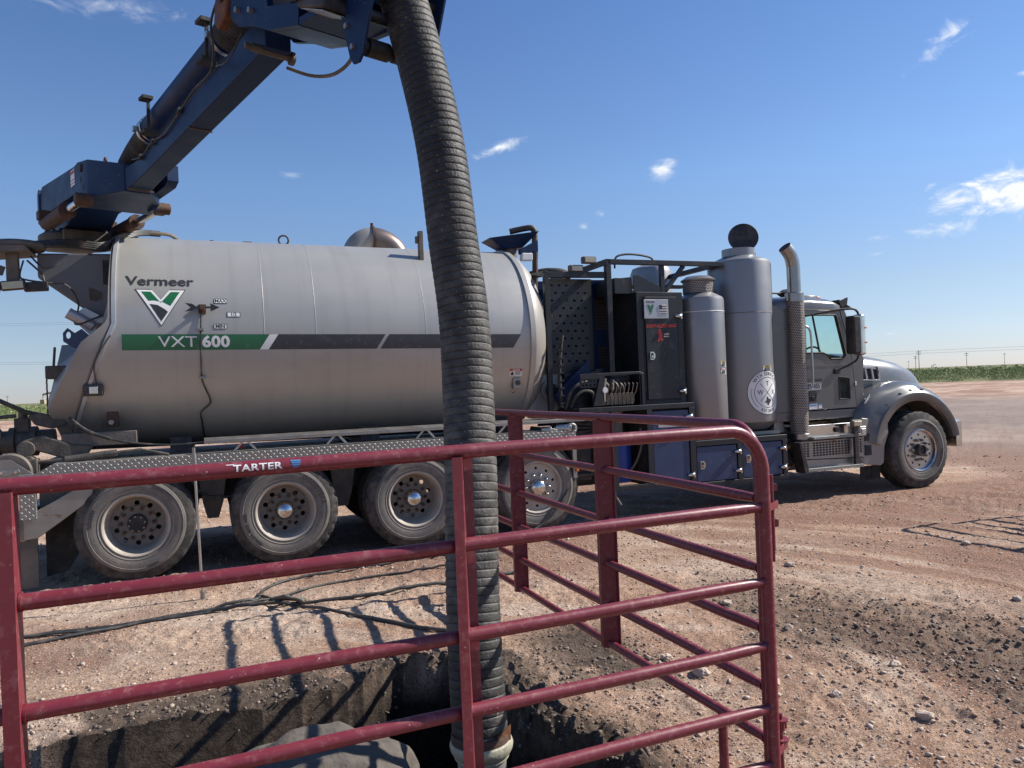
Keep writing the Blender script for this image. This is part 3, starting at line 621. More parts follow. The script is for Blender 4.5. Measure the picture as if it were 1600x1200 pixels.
build('cable_clip', MB().box(.60, .66, *(lambda q: (q[1]-.03, q[1]+.01, q[2]-.012, q[2]+.012))(on_tank(.63, .06))), 'steel', tank, bevel=.003)
build('cable_clip', MB().box(.60, .66, *(lambda q: (q[1]-.03, q[1]+.01, q[2]-.012, q[2]+.012))(on_tank(.62, -.42))), 'steel', tank, bevel=.003)
# lifting lug box low on the skin, work lamp on the rear seam, eye bolts on top
p = on_tank(-.20, -.88); lg = build('latch_bracket', MB().box(p[0]-.05, p[0]+.05, p[1]-.07, p[1]+.03, p[2]-.075, p[2]+.075), 'rusty', tank, bevel=.008)
build('latch_pin', MB().cyl((p[0]-.01, p[1]-.11, p[2]-.03), (p[0]-.01, p[1]-.06, p[2]-.03), .025), 'steel', lg, bevel=.003)
p = on_tank(-.335, -.515, .03); wl = build('work_lamp', MB().box(p[0]-.085, p[0]+.085, p[1]-.035, p[1]+.03, p[2]-.055, p[2]+.055), 'dark', tank, bevel=.012)
build('lamp_lens', MB().box(p[0]-.03, p[0]+.045, p[1]-.05, p[1]-.03, p[2]-.035, p[2]+.035), 'chrome', wl, bevel=.006)
build('lamp_wire', MB().tube(smooth_path([on_tank(-.16, .0, .03), on_tank(-.24, -.12, .04), on_tank(-.31, -.28, .03), on_tank(-.30, -.48, .03)]), .007, 6), 'cable', wl)
m = MB(); R8 = [(1.55+.055*math.cos(a), 1.25, tz(1.55)+TR_+.06+.055*math.sin(a)) for a in np.linspace(0, 2*PI, 17)]; m.tube(R8, .011, 8, caps=False).box(1.49, 1.61, 1.20, 1.30, tz(1.55)+TR_-.02, tz(1.55)+TR_+.012)
build('lifting_eye', m, 'rusty', tank)
# skirt shelf, running board with tread edge
bo = build('running_board', MB().box(-.66, 4.62, .0, .52, 1.125, 1.14), 'diamond', truck)
build('tread_edge', MB().box(-.66, 4.6, -.012, .0, 1.035, 1.140), 'diamond', bo)
build('tread_corner', MB().prism([(-.80, .98), (-.66, 1.035), (-.66, 1.14), (-.80, 1.06)], -.012, .0), 'diamond', bo)
build('corner_post', MB().box(-.93, -.80, -.012, .05, .66, 1.06), 'diamond', bo)
build('board_support', MB().box(-.60, 4.55, .05, .10, 1.0, 1.12).box(-.78, 4.55, .40, .48, .92, 1.12), 'frame', truck)
sh = build('side_shelf', MB().prism([(.05, 1.262), (.16, 1.285), (.16, 1.292), (.05, 1.270)], .62, 4.75, 'yz').box(.62, 4.75, .035, .05, 1.235, 1.268), 'steel', truck, bevel=.002)
for s0 in (1.0, 1.9, 2.85, 3.8): build('shelf_bracket', MB().bar((s0-.10, .12, 1.15), (s0, .10, 1.26), .02, .02).bar((s0+.10, .12, 1.15), (s0, .10, 1.26), .02, .02), 'alu', sh)
build('tank_cradle', MB().prism([(.5, 1.30), (.3, 1.12), (2.2, 1.12), (2.0, 1.30), (1.25, 1.19)], .3, .5, 'yz').prism([(.5, 1.30), (.3, 1.12), (2.2, 1.12), (2.0, 1.30), (1.25, 1.19)], 2.2, 2.4, 'yz').prism([(.5, 1.30), (.3, 1.12), (2.2, 1.12), (2.0, 1.30), (1.25, 1.19)], 3.8, 4.0, 'yz'), 'dark', truck)
build('marker_lamp', MB().box(.93, .99, .34, .37, 1.15, 1.20), 'redv', truck, bevel=.004)
# chassis
ch = build('chassis', MB().box(-.9, 10.6, .78, .86, .62, .95).box(-.9, 10.6, 1.64, 1.72, .62, .95).box(-.9, 4.4, .60, 1.9, .95, 1.11), 'dark', truck, bevel=.006)
m = MB()
for s0 in (-.5, .68, 2.0, 3.35, 5.4, 7.2, 9.2): m.box(s0-.05, s0+.05, .86, 1.64, .66, .92)
build('crossmember', m, 'dark', ch)
for s0 in (.68, 2.0, 3.38):
    build('spring_hanger', MB().prism([(s0-.16, 1.03), (s0+.16, 1.03), (s0+.10, .62), (s0+.05, .45), (s0-.06, .45), (s0-.10, .62)], .46, .54), 'frame', ch, bevel=.008)
for i, s0 in enumerate((0, 1.355, 2.69, 4.12, 10.02)): build('axle', MB().cyl((s0, .35, .52), (s0, 2.15, .52), .075).lathe([(.05, 1.0), (.19, 1.1), (.22, 1.25), (.19, 1.4), (.05, 1.5)], (s0, 0, .52), 'y', 20), 'dark', ch)
build('brake_chamber', MB().cyl((.45, .55, .60), (.30, .55, .60), .09).cyl((1.80, .55, .60), (1.65, .55, .60), .09).cyl((3.1, .55, .62), (2.95, .55, .62), .09), 'dark', ch, bevel=.006)
build('air_line', MB().tube(smooth_path([(.45, .3, .95), (.6, .25, .72), (.9, .25, .70), (1.05, .3, .9)]), .016, 8).tube(smooth_path([(3.3, .4, 1.0), (3.4, .35, .7), (3.6, .4, .62)]), .014, 8), 'cable', ch)
# rear bumper, mud flap, side plates
bp_ = build('rear_bumper', MB().prism([(-1.02, .70), (-.85, .70), (-.35, .98), (-.35, .80), (-.80, .48), (-1.02, .46)], .02, .12).box(-1.02, -.90, .02, 2.48, .46, .70), 'steel', truck, bevel=.008)
build('bumper_side', MB().prism([(-.80, 1.03), (-.35, 1.03), (-.10, 1.03), (-.30, .86), (-.36, .80), (-.80, .62)], .14, .18), 'frame', bp_, bevel=.004)
build('mud_flap', MB().box(-1.0, -.82, .10, .125, .02, .47), 'frame', bp_); build('mud_flap', MB().prism([(-.80, .50), (-.45, .72), (-.50, .30), (-.62, .10), (-.80, .06)], .35, .38), 'tread', bp_)
build('mud_flap', MB().prism([(-.45, .72), (-.30, .80), (-.32, .35), (-.42, .18)], .55, .58), 'tread', bp_)
# hose guide roller
rl = build('guide_roller', MB().lathe([(.05, .10), (.17, .10), (.185, .115), (.185, .14), (.135, .15), (.135, .26), (.185, .27), (.185, .30), (.17, .31), (.05, .31)], (-1.02, 0, 1.07), 'y', 40), 'frame', truck)
build('roller_plate', MB().prism([(-1.13, 1.20), (-1.0, 1.20), (-.80, 1.04), (-.95, .90), (-1.14, 1.02)], .06, .075), 'steel', rl, bevel=.003)
build('roller_arm', MB().prism([(-1.25, 1.115), (-.93, 1.115), (-.92, 1.085), (-1.0, 1.06), (-1.19, 1.06)], .03, .045), 'steel', rl, bevel=.003)
m = MB()
for x, z in ((-1.13, 1.09), (-1.06, 1.09), (-.95, 1.09), (-.93, 1.03), (-.97, .99)): m.cyl((x, .0, z), (x, .045, z), .012, n=10)
build('bolt', m, 'chrome', rl)
# discharge valve and hatch linkage behind the door
dv = build('discharge_pipe', MB().cyl((-2.6, .9, 1.30), (-1.28, .75, 1.32), .10, n=28), 'rusty', truck)
vb = build('discharge_valve', MB().lathe([(.115, 0), (.13, .01), (.13, .09), (.11, .10), (.11, .16), (.14, .17), (.14, .22), (.105, .23), (.105, .34), (.145, .35), (.145, .40), (.11, .41), (.11, .55)], (-1.30, .72, 1.33), 'x', 28), 'grease', truck)
build('valve_bonnet', MB().box(-1.09, -.96, .68, .78, 1.42, 1.56).cyl((-1.02, .73, 1.50), (-1.02, .73, 1.63), .04), 'grease', vb, bevel=.012)
build('valve_handle', MB().tube([(-1.25, .55, 1.78), (-1.12, .6, 1.70), (-.98, .62, 1.62), (-.86, .65, 1.58)], .022, 8).cyl((-1.30, .5, 1.57), (-1.05, .6, 1.585), .018), 'grease', vb)
build('handle_grip', MB().cyl((-1.29, .54, 1.80), (-1.24, .55, 1.77), .028).cyl((-1.33, .49, 1.568), (-1.27, .5, 1.572), .028), 'tread', vb)
build('valve_rod', MB().cyl((-1.20, .56, 1.75), (-1.19, .62, 1.38), .008), 'steel', vb)
m = MB().prism([(-.92, 1.58), (-.82, 1.61), (-.62, 1.54), (-.60, 1.48), (-.72, 1.45), (-.86, 1.49)], .40, .46); hp = build('hatch_clamp', m, 'grease', truck, bevel=.014)
build('clamp_lever', MB().prism([(-.93, 1.36), (-.78, 1.40), (-.52, 1.30), (-.35, 1.28), (-.42, 1.17), (-.62, 1.18), (-.80, 1.25), (-.95, 1.26)], .20, .26), 'grease', hp, bevel=.016)
build('clamp_lever', MB().prism(circ(-.90, 1.28, .075, 16), .17, .20).prism(circ(-.88, 1.16, .055, 16), .15, .28), 'grease', hp, bevel=.008)
build('clamp_cylinder', MB().cyl((-.80, .16, 1.155), (-.58, .14, 1.165), .018).cyl((-.58, .14, 1.165), (-.15, .16, 1.20), .033).cyl((-.15, .16, 1.20), (.06, .15, 1.215), .017).cyl((.06, .15, 1.215), (.30, .15, 1.15), .014), 'grease', hp)
build('clamp_beam', MB().box(-.62, .02, .22, .36, 1.27, 1.40), 'frame', hp, bevel=.008)
build('clamp_foot', MB().box(-.92, -.80, .12, .26, 1.05, 1.19), 'grease', hp, bevel=.014)
build('hydraulic_hose', MB().tube(smooth_path([(-.62, .3, 1.48), (-.45, .22, 1.42), (-.1, .2, 1.30), (.3, .22, 1.24), (.7, .2, 1.25)]), .010, 8).tube(smooth_path([(-.55, .22, 1.55), (-.40, .2, 1.42), (-.20, .18, 1.33)]), .016, 8), 'cable', hp)
# door hinge arm and lug
hi = build('hinge_arm', MB().cyl((-.56, .45, 2.56), (-.35, .5, 2.43), .055, n=20).prism([(-.55, 2.52), (-.42, 2.62), (-.16, 2.46), (-.16, 2.30), (-.34, 2.30)], .50, .60), 'silv', truck, bevel=.006)
build('hinge_bracket', MB().prism([(-.40, 2.84), (-.20, 2.76), (-.33, 2.68), (-.39, 2.70)], .62, .70).box(-.385, -.30, .63, .69, 2.44, 2.72), 'frame', hi, bevel=.005)
build('hinge_block', MB().box(-.32, -.16, .42, .62, 2.32, 2.46), 'frame', hi, bevel=.01)
lug = MB().plate([(-.50, 2.36), (-.56, 2.41), (-.60, 2.36), (-.60, 2.28), (-.52, 2.22), (-.20, 2.14), (-.16, 2.26), (-.34, 2.30), (-.44, 2.40)], [circ(-.555, 2.34, .022, 10, sy=1.6)], .40, .44)
build('lifting_lug', lug, 'blue', truck, bevel=.004)
build('lever_box', MB().box(-.80, -.62, .62, .78, 1.93, 2.06).cyl((-.72, .6, 2.05), (-.70, .58, 2.24), .012), 'grease', truck, bevel=.02)
m = MB()
for k in range(14): m.cyl((-.79+.002*(k % 2), .64, 1.95-.028*k), (-.79-.004*(k % 2), .64, 1.92-.028*k), .008, n=6)
build('hanging_chain', m, 'rusty', truck)
# boom bracket, lamps behind the tank
br = build('boom_bracket', MB().prism([(-.83, 3.16), (-.16, 3.17), (-.16, 2.42), (-.22, 2.44), (-.83, 2.92)], .62, 1.88), 'brk', truck, bevel=.02)
build('bracket_gusset', MB().box(-.27, -.165, .60, .615, 2.42, 2.78), 'brk', br); build('bracket_window', MB().box(-.26, -.17, .605, .615, 2.86, 3.10), 'tread', br)
m = MB()
for k in range(4): m.tube(smooth_path([(-1.12, .5, 3.12+.01*k), (-.85, .50+.02*k, 3.20+.016*k), (-.5, .52, 3.215+.018*k), (-.25, .58, 3.20+.02*k), (-.14, .8, 3.32+.02*k), (.05, 1.0, 3.44+.012*k), (.25, 1.1, 3.46+.01*k)]), .017, 8)
build('hose_bundle', m, 'cable', truck)
m = MB()
for k in range(3): m.tube(smooth_path([(-.16, .92+.03*k, 3.32), (-.08, 1.0, 3.47), (.12, 1.05+.04*k, 3.47+.01*k), (.34, 1.1, 3.47), (.44, 1.2, 3.42)]), .020, 8)
build('hose_bundle', m, 'frame', truck)
lp = build('lamp_bracket', MB().prism([(-1.42, 3.18), (-1.12, 3.18), (-1.08, 3.13), (-1.42, 3.10)], .30, .72).box(-1.30, -1.20, .42, .50, 2.86, 3.12).bar((-1.62, .3, 3.06), (-1.32, .45, 2.95), .02, .09), 'frame', truck, bevel=.006)
build('round_cover', MB().lathe([(.02, 3.17), (.22, 3.17), (.235, 3.19), (.235, 3.22), (.20, 3.245), (.02, 3.25)], (-1.22, .55, 0), 'z', 32), 'frame', lp, bevel=.003)
for x, y, r0 in ((-1.22, .30, -.10), (-1.42, .32, .35), (-1.05, .38, -.06)):
    fl = MB().box(-.10, .10, -.03, .03, -.045, .045); hd = build('flood_lamp', fl.xf(Matrix.Translation((x, y, 2.80)) @ Matrix.Rotation(r0, 4, 'Y')), 'dark', lp, bevel=.012)
    if x == -1.22:
        build('lamp_lens', MB().box(-.085, .085, -.038, -.030, -.034, .034).xf(Matrix.Translation((x, y, 2.80)) @ Matrix.Rotation(r0, 4, 'Y')), 'lens', hd, bevel=.006)
build('lamp_wire', MB().tube(smooth_path([(-1.15, .4, 3.05), (-1.18, .38, 2.9), (-1.12, .36, 2.86), (-.95, .4, 2.84), (-.80, .45, 2.82), (-.72, .5, 2.65), (-.75, .45, 2.45), (-.58, .42, 2.50), (-.52, .45, 2.53)]), .009, 6).tube(smooth_path([(-1.12, .4, 3.05), (-1.0, .38, 2.92), (-.98, .36, 2.84)]), .010, 6).tube(smooth_path([(-1.1, .45, 3.1), (-.98, .42, 2.98), (-.86, .48, 3.04)]), .009, 6), 'cable', lp)
for o_ in [lp]+list(lp.children_recursive):
    if o_ is lp: o_.location.x += .25
# things on the tank roof
el_ = build('vacuum_elbow', MB().tube([(2.42, 1.6, 3.10)]+[(2.66-.24*math.cos(a), 1.6, 3.32+.26*math.sin(a)) for a in np.linspace(0, PI/2, 14)], .155, 32), 'tankend', truck)
build('rusty_elbow', MB().tube([(2.66+.32*math.sin(a), 1.6, 3.28+.30*math.cos(a)) for a in np.linspace(0, PI/2, 14)]+[(2.98, 1.6, 3.1)], .155, 32), 'elbow', el_)
build('clamp_ring', MB().tube([(2.645, 1.6, 3.58), (2.675, 1.6, 3.58)], .175, 28).cyl((2.66, 1.6, 3.74), (2.66, 1.6, 3.79), .02), 'rusty', el_)
build('roof_post', MB().box(2.985, 3.035, .56, .64, 3.05, 3.50).box(2.95, 2.985, .58, .62, 3.36, 3.44), 'frame', truck, bevel=.004)
build('roof_fitting', MB().box(.75, .79, 1.2, 1.26, tz(.8)+TR_-.02, tz(.8)+TR_+.02).box(1.10, 1.2, 1.2, 1.26, tz(.8)+TR_-.02, tz(.8)+TR_+.015), 'rusty', truck, bevel=.005)
ho = build('blue_hopper', MB().rings([[(3.98, .92, 3.52), (4.60, .80, 3.60), (4.62, 1.35, 3.60), (4.05, 1.45, 3.56)], [(4.18, 1.0, 3.40), (4.44, .98, 3.42), (4.45, 1.2, 3.42), (4.2, 1.22, 3.40)]]), 'navy', truck)
build('hopper_neck', MB().cyl((4.31, 1.1, 3.26), (4.31, 1.1, 3.41), .09, n=18), 'frame', ho); build('hopper_light', MB().box(4.38, 4.52, .85, .95, 3.24, 3.33), 'white', ho, bevel=.01)
vp = build('vent_pipe', MB().tube(smooth_path([(4.28, 1.0, 3.62), (4.5, .92, 3.66), (4.56, .90, 3.64), (4.575, .90, 3.58), (4.575, .9, 3.4), (4.57, .9, 3.27)], 4), .038, 16), 'dark', truck)
build('vent_pipe_lower', MB().tube([(4.57, .9, 3.27), (4.56, .9, 3.0), (4.53, .88, 2.75), (4.50, .86, 2.50)], .036, 16), 'rusty', vp)
build('pipe_bracket', MB().prism([(4.36, 3.38), (4.36, 3.32), (4.60, 3.36), (4.60, 3.50)], .86, .94), 'navy', vp)

# ------------------------------------------------------------------ wheels
def ring_text(txt, size, r_, mid, y, bold=.0, up=True, sp=1.0):
    """raised sidewall letters bent round the hub"""
    vs, fs = text_poly(txt, size, bold=bold, spacing=sp); out_ = []
    for x, yy, _ in vs:
        if up: a = mid-x/r_; rr = r_+yy
        else: a = mid+x/r_; rr = r_-yy
        out_.append((rr*math.cos(a), y, rr*math.sin(a)))
    return MB().add(out_, fs)
def solidify(mb, d):
    me_f = mb.f; n = len(mb.v); cnt = {}
    vs = list(mb.v)+[(x, y-d, z) for x, y, z in mb.v]
    fs = [tuple(i+n for i in f) for f in me_f]
    for f in me_f:
        for i in range(len(f)): a, b = f[i], f[(i+1) % len(f)]; cnt.setdefault((min(a, b), max(a, b)), []).append((a, b))
    for l in cnt.values():
        if len(l) == 1: a, b = l[0]; fs.append((a, b, b+n, a+n))
    return MB().add(vs, fs)
def tyre_mesh(Ro, W, y0, lug=.012, n=144):
    prof = [(.288, y0+.035), (.300, y0+.012), (.318, y0+.004), (.321, y0-.001), (.325, y0-.001), (.328, y0+.002), (.345, y0-.003), (.375, y0-.006), (.405, y0-.005), (.408, y0-.008), (.411, y0-.008), (.414, y0-.004), (.430, y0-.0005), (.436, y0+.004), (.465, y0+.010), (Ro-.032, y0+.020), (Ro-.010, y0+.028), (Ro, y0+.046)]
    g = []; k = 5
    for i in range(k):
        a = y0+.046+(W-.092)*(i+.45)/(k); g += [(Ro+.002, a-.012), (Ro-.014, a-.008), (Ro-.014, a+.002), (Ro+.002, a+.006)]
    prof = prof+g+[(Ro, y0+W-.046), (Ro-.010, y0+W-.028), (.45, y0+W-.01), (.40, y0+W), (.33, y0+W-.004), (.288, y0+W-.035)]
    def mod(i, kk, r_):
        if i in (15, 16, 17) and (kk % 5) in (0, 1): return r_-lug*(1 if i > 15 else .5)
        return r_
    return MB().lathe(prof, (0, 0, 0), 'y', n, mod, caps=False)
def wheel(kind):
    W = .30 if kind != 'steer' else .36; Ro = .522 if kind != 'steer' else .545
    t_ = empty('wheel'); t_.parent = truck
    full = tyre_mesh(Ro, W, 0, .020 if kind in ('drive', 'mid') else .009); nf = 144
    side = MB(); side.v = full.v[:nf*14]; side.f = [f for f in full.f if max(f) < nf*14]; tr = MB(); tr.v = full.v; tr.f = [f for f in full.f if max(f) >= nf*14]
    ty = build('tyre', side, 'tyre', t_, ang=30); build('tyre_tread', tr, 'treadd', ty, ang=30)
    if kind in ('drive', 'trailer', 'mid'):
        build('tyre', tyre_mesh(.522, .28, .335, .012), 'tread', t_, ang=30)
        rim = MB().lathe([(.300, .030), (.300, .010), (.290, .004), (.278, .012), (.272, .035), (.262, .05), (.255, .10), (.248, .17), (.235, .20)], (0, 0, 0), 'y', 64, caps=False)
        build('rim', rim, 'rim', t_)
        holes = [circ(.192*math.cos(2*PI*(k+.5)/10), .192*math.sin(2*PI*(k+.5)/10), .024, 12) for k in range(10)]
        d = MB().plate(circ(0, 0, .240, 60), holes+[circ(0, 0, .088, 24)], .185, .20); build('wheel_disc', d, 'disc', t_)
        build('hub_face', MB().lathe([(.088, .20), (.088, .172), (.165, .168), (.172, .186)], (0, 0, 0), 'y', 48, caps=False), 'disc', t_)
        m = MB()
        for k in range(10):
            a = 2*PI*k/10; x, z = .1425*math.cos(a), .1425*math.sin(a); m.cyl((x, .172, z), (x, .138, z), .017, n=8).cyl((x, .140, z), (x, .122, z), .010, n=8)
        build('lug_nuts', m, 'rusty', t_)
        if kind == 'trailer':
            build('hub_cap', MB().lathe([(.088, .20), (.086, .12), (.078, .10), (.03, .098), (.001, .096)], (0, 0, 0), 'y', 32), 'tread', t_)
            m = MB()
            for k in range(8): a = 2*PI*k/8+.2; m.cyl((.070*math.cos(a), .10, .070*math.sin(a)), (.070*math.cos(a), .085, .070*math.sin(a)), .008, n=8)
            build('hub_bolts', m, 'steel', t_)
        else: build('hub_cap', MB().lathe([(.096, .20), (.096, .10), (.092, .072), (.078, .044), (.055, .022), (.028, .010), (.001, .006)], (0, 0, 0), 'y', 40), 'chrome', t_)
    else:
        rr = .292
        rim = MB().lathe([(.300, .030), (.300, .010), (.290, .004), (.278, .012), (.272, .04), (.262, .06)], (0, 0, 0), 'y', 64, caps=False); build('rim', rim, 'rim' if kind == 'pusher' else 'chrome', t_)
        nh = 10; holes = [circ(.215*math.cos(2*PI*(k+.5)/nh), .215*math.sin(2*PI*(k+.5)/nh), .017, 12) for k in range(nh)]
        d = MB().plate(circ(0, 0, .266, 60), holes+[circ(0, 0, .085, 24)], .05, .07); build('wheel_disc', d, 'rim' if kind == 'pusher' else 'alu', t_)
        build('wheel_back', MB().lathe([(.26, .13), (.001, .13)], (0, 0, 0), 'y', 32), 'dark', t_)
        m = MB(); ns = 10 if kind == 'pusher' else 10
        for k in range(ns):
            a = 2*PI*k/ns; x, z = .1425*math.cos(a), .1425*math.sin(a); m.lathe([(.022, .052), (.021, .025), (.015, .008), (.004, .0)] if kind == 'pusher' else [(.020, .052), (.020, .024), (.012, .022), (.012, .0)], (x, 0, z), 'y', 12)
        build('lug_nuts', m, 'chrome' if kind == 'pusher' else 'disc', t_)
        if kind == 'pusher': build('hub_cap', MB().lathe([(.095, .06), (.094, .0), (.086, -.03), (.066, -.055), (.03, -.068), (.001, -.070)], (0, 0, 0), 'y', 40), 'chrome', t_)
        else: build('hub_cap', MB().lathe([(.085, .06), (.085, -.01), (.078, -.02), (.062, -.02), (.058, .0), (.001, .004)], (0, 0, 0), 'y', 40), 'dark', t_)
    return t_
ws = []
for kind, s0, y0, rot in (('trailer', 0, 0, .3), ('drive', 1.355, .0, 1.1), ('mid', 2.69, .0, .5), ('pusher', 4.12, .03, .2), ('steer', 10.02, .02, .4)):
    w_ = wheel(kind); w_.location = (s0, y0, .515 if kind != 'steer' else .535); ws.append((kind, w_))
def letters(par, items):
    for txt, size, r_, mid, bold, up in items:
        build('sidewall_lettering', solidify(ring_text(txt, size, r_, mid, -.0058, bold, up, 1.1), .003), 'darklet' if txt == 'GENERAL' else 'sidelet', par, flip=True)
wd = dict(ws)
letters(wd['drive'], [('GOODYEAR', .062, .375, R(35), .002, True), ('ARMOR MAX MSD', .042, .385, R(205), .001, True)])
letters(wd['steer'], [('GENERAL', .060, .385, R(62), .002, True), ('GENERAL', .060, .385, R(-20), .002, True)])
letters(wd['trailer'], [('LD3507', .05, .385, R(165), .001, True), ('SANDHILL', .045, .385, R(50), .001, True), ('11R22.5', .028, .40, R(-70), .0005, False)])
letters(wd['mid'], [('LD3507', .05, .385, R(130), .001, True)])
for kind, w_ in ws:
    c = w_.copy(); COL.objects.link(c); c.parent = truck; c.location = (w_.location[0], 2.5-w_.location[1], w_.location[2]); c.rotation_euler = (0, 0, PI)
    for k in w_.children:
        if 'lettering' in k.name: continue
        d = k.copy(); COL.objects.link(d); d.parent = c

# ------------------------------------------------------------------ equipment deck behind the cab
# grey end plate with its round port
ep = build('end_plate', MB().prism([(4.40, 2.75), (4.52, 2.60), (4.78, 1.50), (4.66, 1.36), (4.30, 1.30), (4.22, 1.40)], .55, .60), 'sil', truck, bevel=.004)
build('round_port', MB().lathe([(.13, .52), (.13, .55)], (4.55, 0, 1.60), 'y', 32).lathe([(.10, .50), (.10, .52)], (4.55, 0, 1.60), 'y', 32), 'sil', ep)
build('port_cover', MB().lathe([(.085, .485), (.085, .50)], (4.55, 0, 1.60), 'y', 32).lathe([(.03, .475), (.03, .485)], (4.55, 0, 1.60), 'y', 20), 'tread', ep)
m = MB()
for k in range(4): a = PI/4+k*PI/2; m.cyl((4.55+.065*math.cos(a), .475, 1.60+.065*math.sin(a)), (4.55+.065*math.cos(a), .49, 1.60+.065*math.sin(a)), .009, n=8)
build('port_bolts', m, 'steel', ep)
build('hole_plate', MB().plate([(4.36, 2.62), (4.36, 1.98), (4.66, 1.98), (4.66, 2.52), (4.60, 2.62)], [circ(4.41+.075*i, 2.05+.085*j, .018, 8) for i in range(4) for j in range(7) if not (i == 3 and j > 5)], .62, .63), 'sil', ep)
# cage frame
cg = build('cage_frame', MB().box(4.42, 4.48, .30, .36, 1.30, 3.00).bar((4.45, .33, 2.98), (5.25, .33, 2.99), .06, .07).box(5.24, 5.31, .28, .35, 1.37, 3.18).box(5.24, 6.95, .28, .35, 3.12, 3.18)
   .bar((4.45, .33, 3.0), (4.45, 1.3, 3.05), .06, .06).box(5.24, 5.31, .35, 2.1, 3.12, 3.18).box(6.88, 6.95, .35, 2.1, 3.12, 3.18).box(5.24, 6.95, 2.04, 2.1, 3.12, 3.18).box(5.24, 5.31, 2.04, 2.1, 1.3, 3.12).box(6.2, 6.26, .9, .96, 1.3, 3.0)
   .bar((4.9, .33, 3.02), (5.26, .3, 3.14), .05, .06).box(6.02, 6.08, .30, .35, 2.78, 3.12).box(5.4, 6.95, 1.2, 1.26, 2.95, 3.0).bar((6.10, .33, 2.80), (6.38, .33, 3.12), .05, .05).box(6.6, 6.66, 1.2, 1.26, 1.4, 3.0), 'black', truck, bevel=.004)
hexh = [circ(4.60+.10*i+(.05 if j % 2 else 0), 1.95+.093*j, .022, 6, sy=.72) for i in range(5) for j in range(11)]
build('perforated_panel', MB().plate([(4.50, 1.80), (5.14, 1.80), (5.14, 2.96), (4.50, 2.96)], hexh, .50, .505), 'black', cg)
hh = [circ(x, z, .019, 8) for z in np.arange(1.72, 3.02, .088) for x in (5.20, 5.28, 5.76, 5.84)]
pp = build('perforated_panel', MB().plate([(5.13, 1.62), (5.92, 1.62), (5.92, 3.05), (5.13, 2.97)], hh+[[(5.36, 2.36), (5.68, 2.36), (5.68, 2.94), (5.36, 2.94)], [(5.40, 1.84), (5.62, 1.84), (5.62, 2.14), (5.40, 2.14)]], .86, .865), 'navy', cg)
m = MB()
for k in range(15): m.box(5.355, 5.685, .875, .885, 2.365+.039*k, 2.385+.039*k)
for k in range(8): m.box(5.395, 5.625, .875, .885, 1.845+.038*k, 1.864+.038*k)
build('radiator_grille', m, 'grille', pp); build('radiator_core', MB().box(5.33, 5.72, .90, .94, 1.80, 2.97), 'tread', pp)
for x in (5.36, 5.66):
    build('warning_triangle', MB().prism([(x-.055, 1.70), (x+.055, 1.70), (x, 1.86)], .852, .857), 'yellow', pp)
    build('triangle_symbol', MB().prism([(x-.02, 1.72), (x+.02, 1.72), (x+.024, 1.745), (x-.003, 1.76), (x+.006, 1.79), (x-.012, 1.80), (x-.018, 1.76), (x-.026, 1.74)], .846, .849), 'letter', pp)
build('dark_panel', MB().box(4.55, 5.95, .95, .99, 1.15, 2.99).prism([(4.52, 1.55), (4.98, 1.95), (5.02, 1.78), (4.60, 1.38)], .36, .40), 'navy', cg)
build('louvre_panel', MB().prism([(4.86, 1.32), (5.24, 1.62), (5.24, 1.86), (5.02, 1.80), (4.66, 1.42)], .40, .43), 'black', cg)
m = MB().tube(smooth_path([(4.60, .25, 2.25), (4.56, .22, 2.1), (4.53, .22, 1.8), (4.54, .22, 1.4)]), .022, 8)
for k in range(9): m.box(4.515, 4.575, .19, .25, 2.16-.09*k, 2.175-.09*k)
build('wire_loom', m, 'tread', cg)
build('cage_hose', MB().tube(smooth_path([(4.44, 1.0, 3.06), (4.7, .9, 3.12), (5.0, .9, 3.1), (5.1, 1.1, 3.0)]), .035, 10).tube(smooth_path([(5.65, .8, 3.15), (5.68, .8, 3.30), (5.9, .8, 3.34), (6.2, .8, 3.30), (6.22, .8, 3.2)]), .014, 8), 'cable', cg)
for x, y, z in ((5.02, .30, 3.12), (4.86, .34, 3.02)):
    hl = build('cage_lamp', MB().box(x-.09, x+.09, y-.03, y+.05, z-.0, z+.085), 'frame', cg, bevel=.012); build('lamp_lens', MB().box(x-.07, x+.07, y-.04, y-.03, z+.012, z+.072), 'lens', hl, bevel=.004)
fa = build('rear_silencer', MB().lathe([(.30, 1.2), (.30, 3.22), (.27, 3.30), (.12, 3.36), (.01, 3.37)], (6.75, 1.7, 0), 'z', 36), 'sil', truck)
build('engine_block', MB().box(4.9, 6.6, 1.2, 2.2, 1.2, 2.5).box(5.95, 6.5, .95, 1.7, 1.3, 2.9), 'dark', truck, bevel=.02)
build('air_cleaner', MB().cyl((4.55, 1.5, 2.9), (5.2, 1.5, 2.9), .17, n=24), 'navy', truck, bevel=.01)
# cabinet with its door
cb = build('washer_cabinet', MB().box(5.56, 6.22, .14, .95, 1.37, 2.76), 'black', truck, bevel=.006)
dr = build('cabinet_door', MB().box(5.665, 6.12, .118, .14, 1.44, 2.70), 'black', cb, bevel=.006)
m = MB().box(5.645, 5.655, .134, .1385, 1.42, 2.72).box(6.13, 6.138, .134, .1385, 1.42, 2.72).box(5.655, 6.13, .134, .1385, 2.712, 2.72).box(5.655, 6.13, .134, .1385, 1.42, 1.428); build('door_gasket', m, 'tread', cb)
build('cabinet_sign', MB().box(5.645, 5.99, .106, .117, 2.43, 2.665), 'silv', dr, bevel=.006)
vs, fs = text_poly('Vermeer', .036, bold=.0012); build('lettering', decal_flat(vs, fs, 5.735, 2.635, .1045), 'letter', dr, flip=False)
build('sign_emblem', MB().prism([(5.685, 2.60), (5.72, 2.60), (5.735, 2.56), (5.75, 2.60), (5.785, 2.60), (5.735, 2.48)], .1035, .1055), 'green', dr)
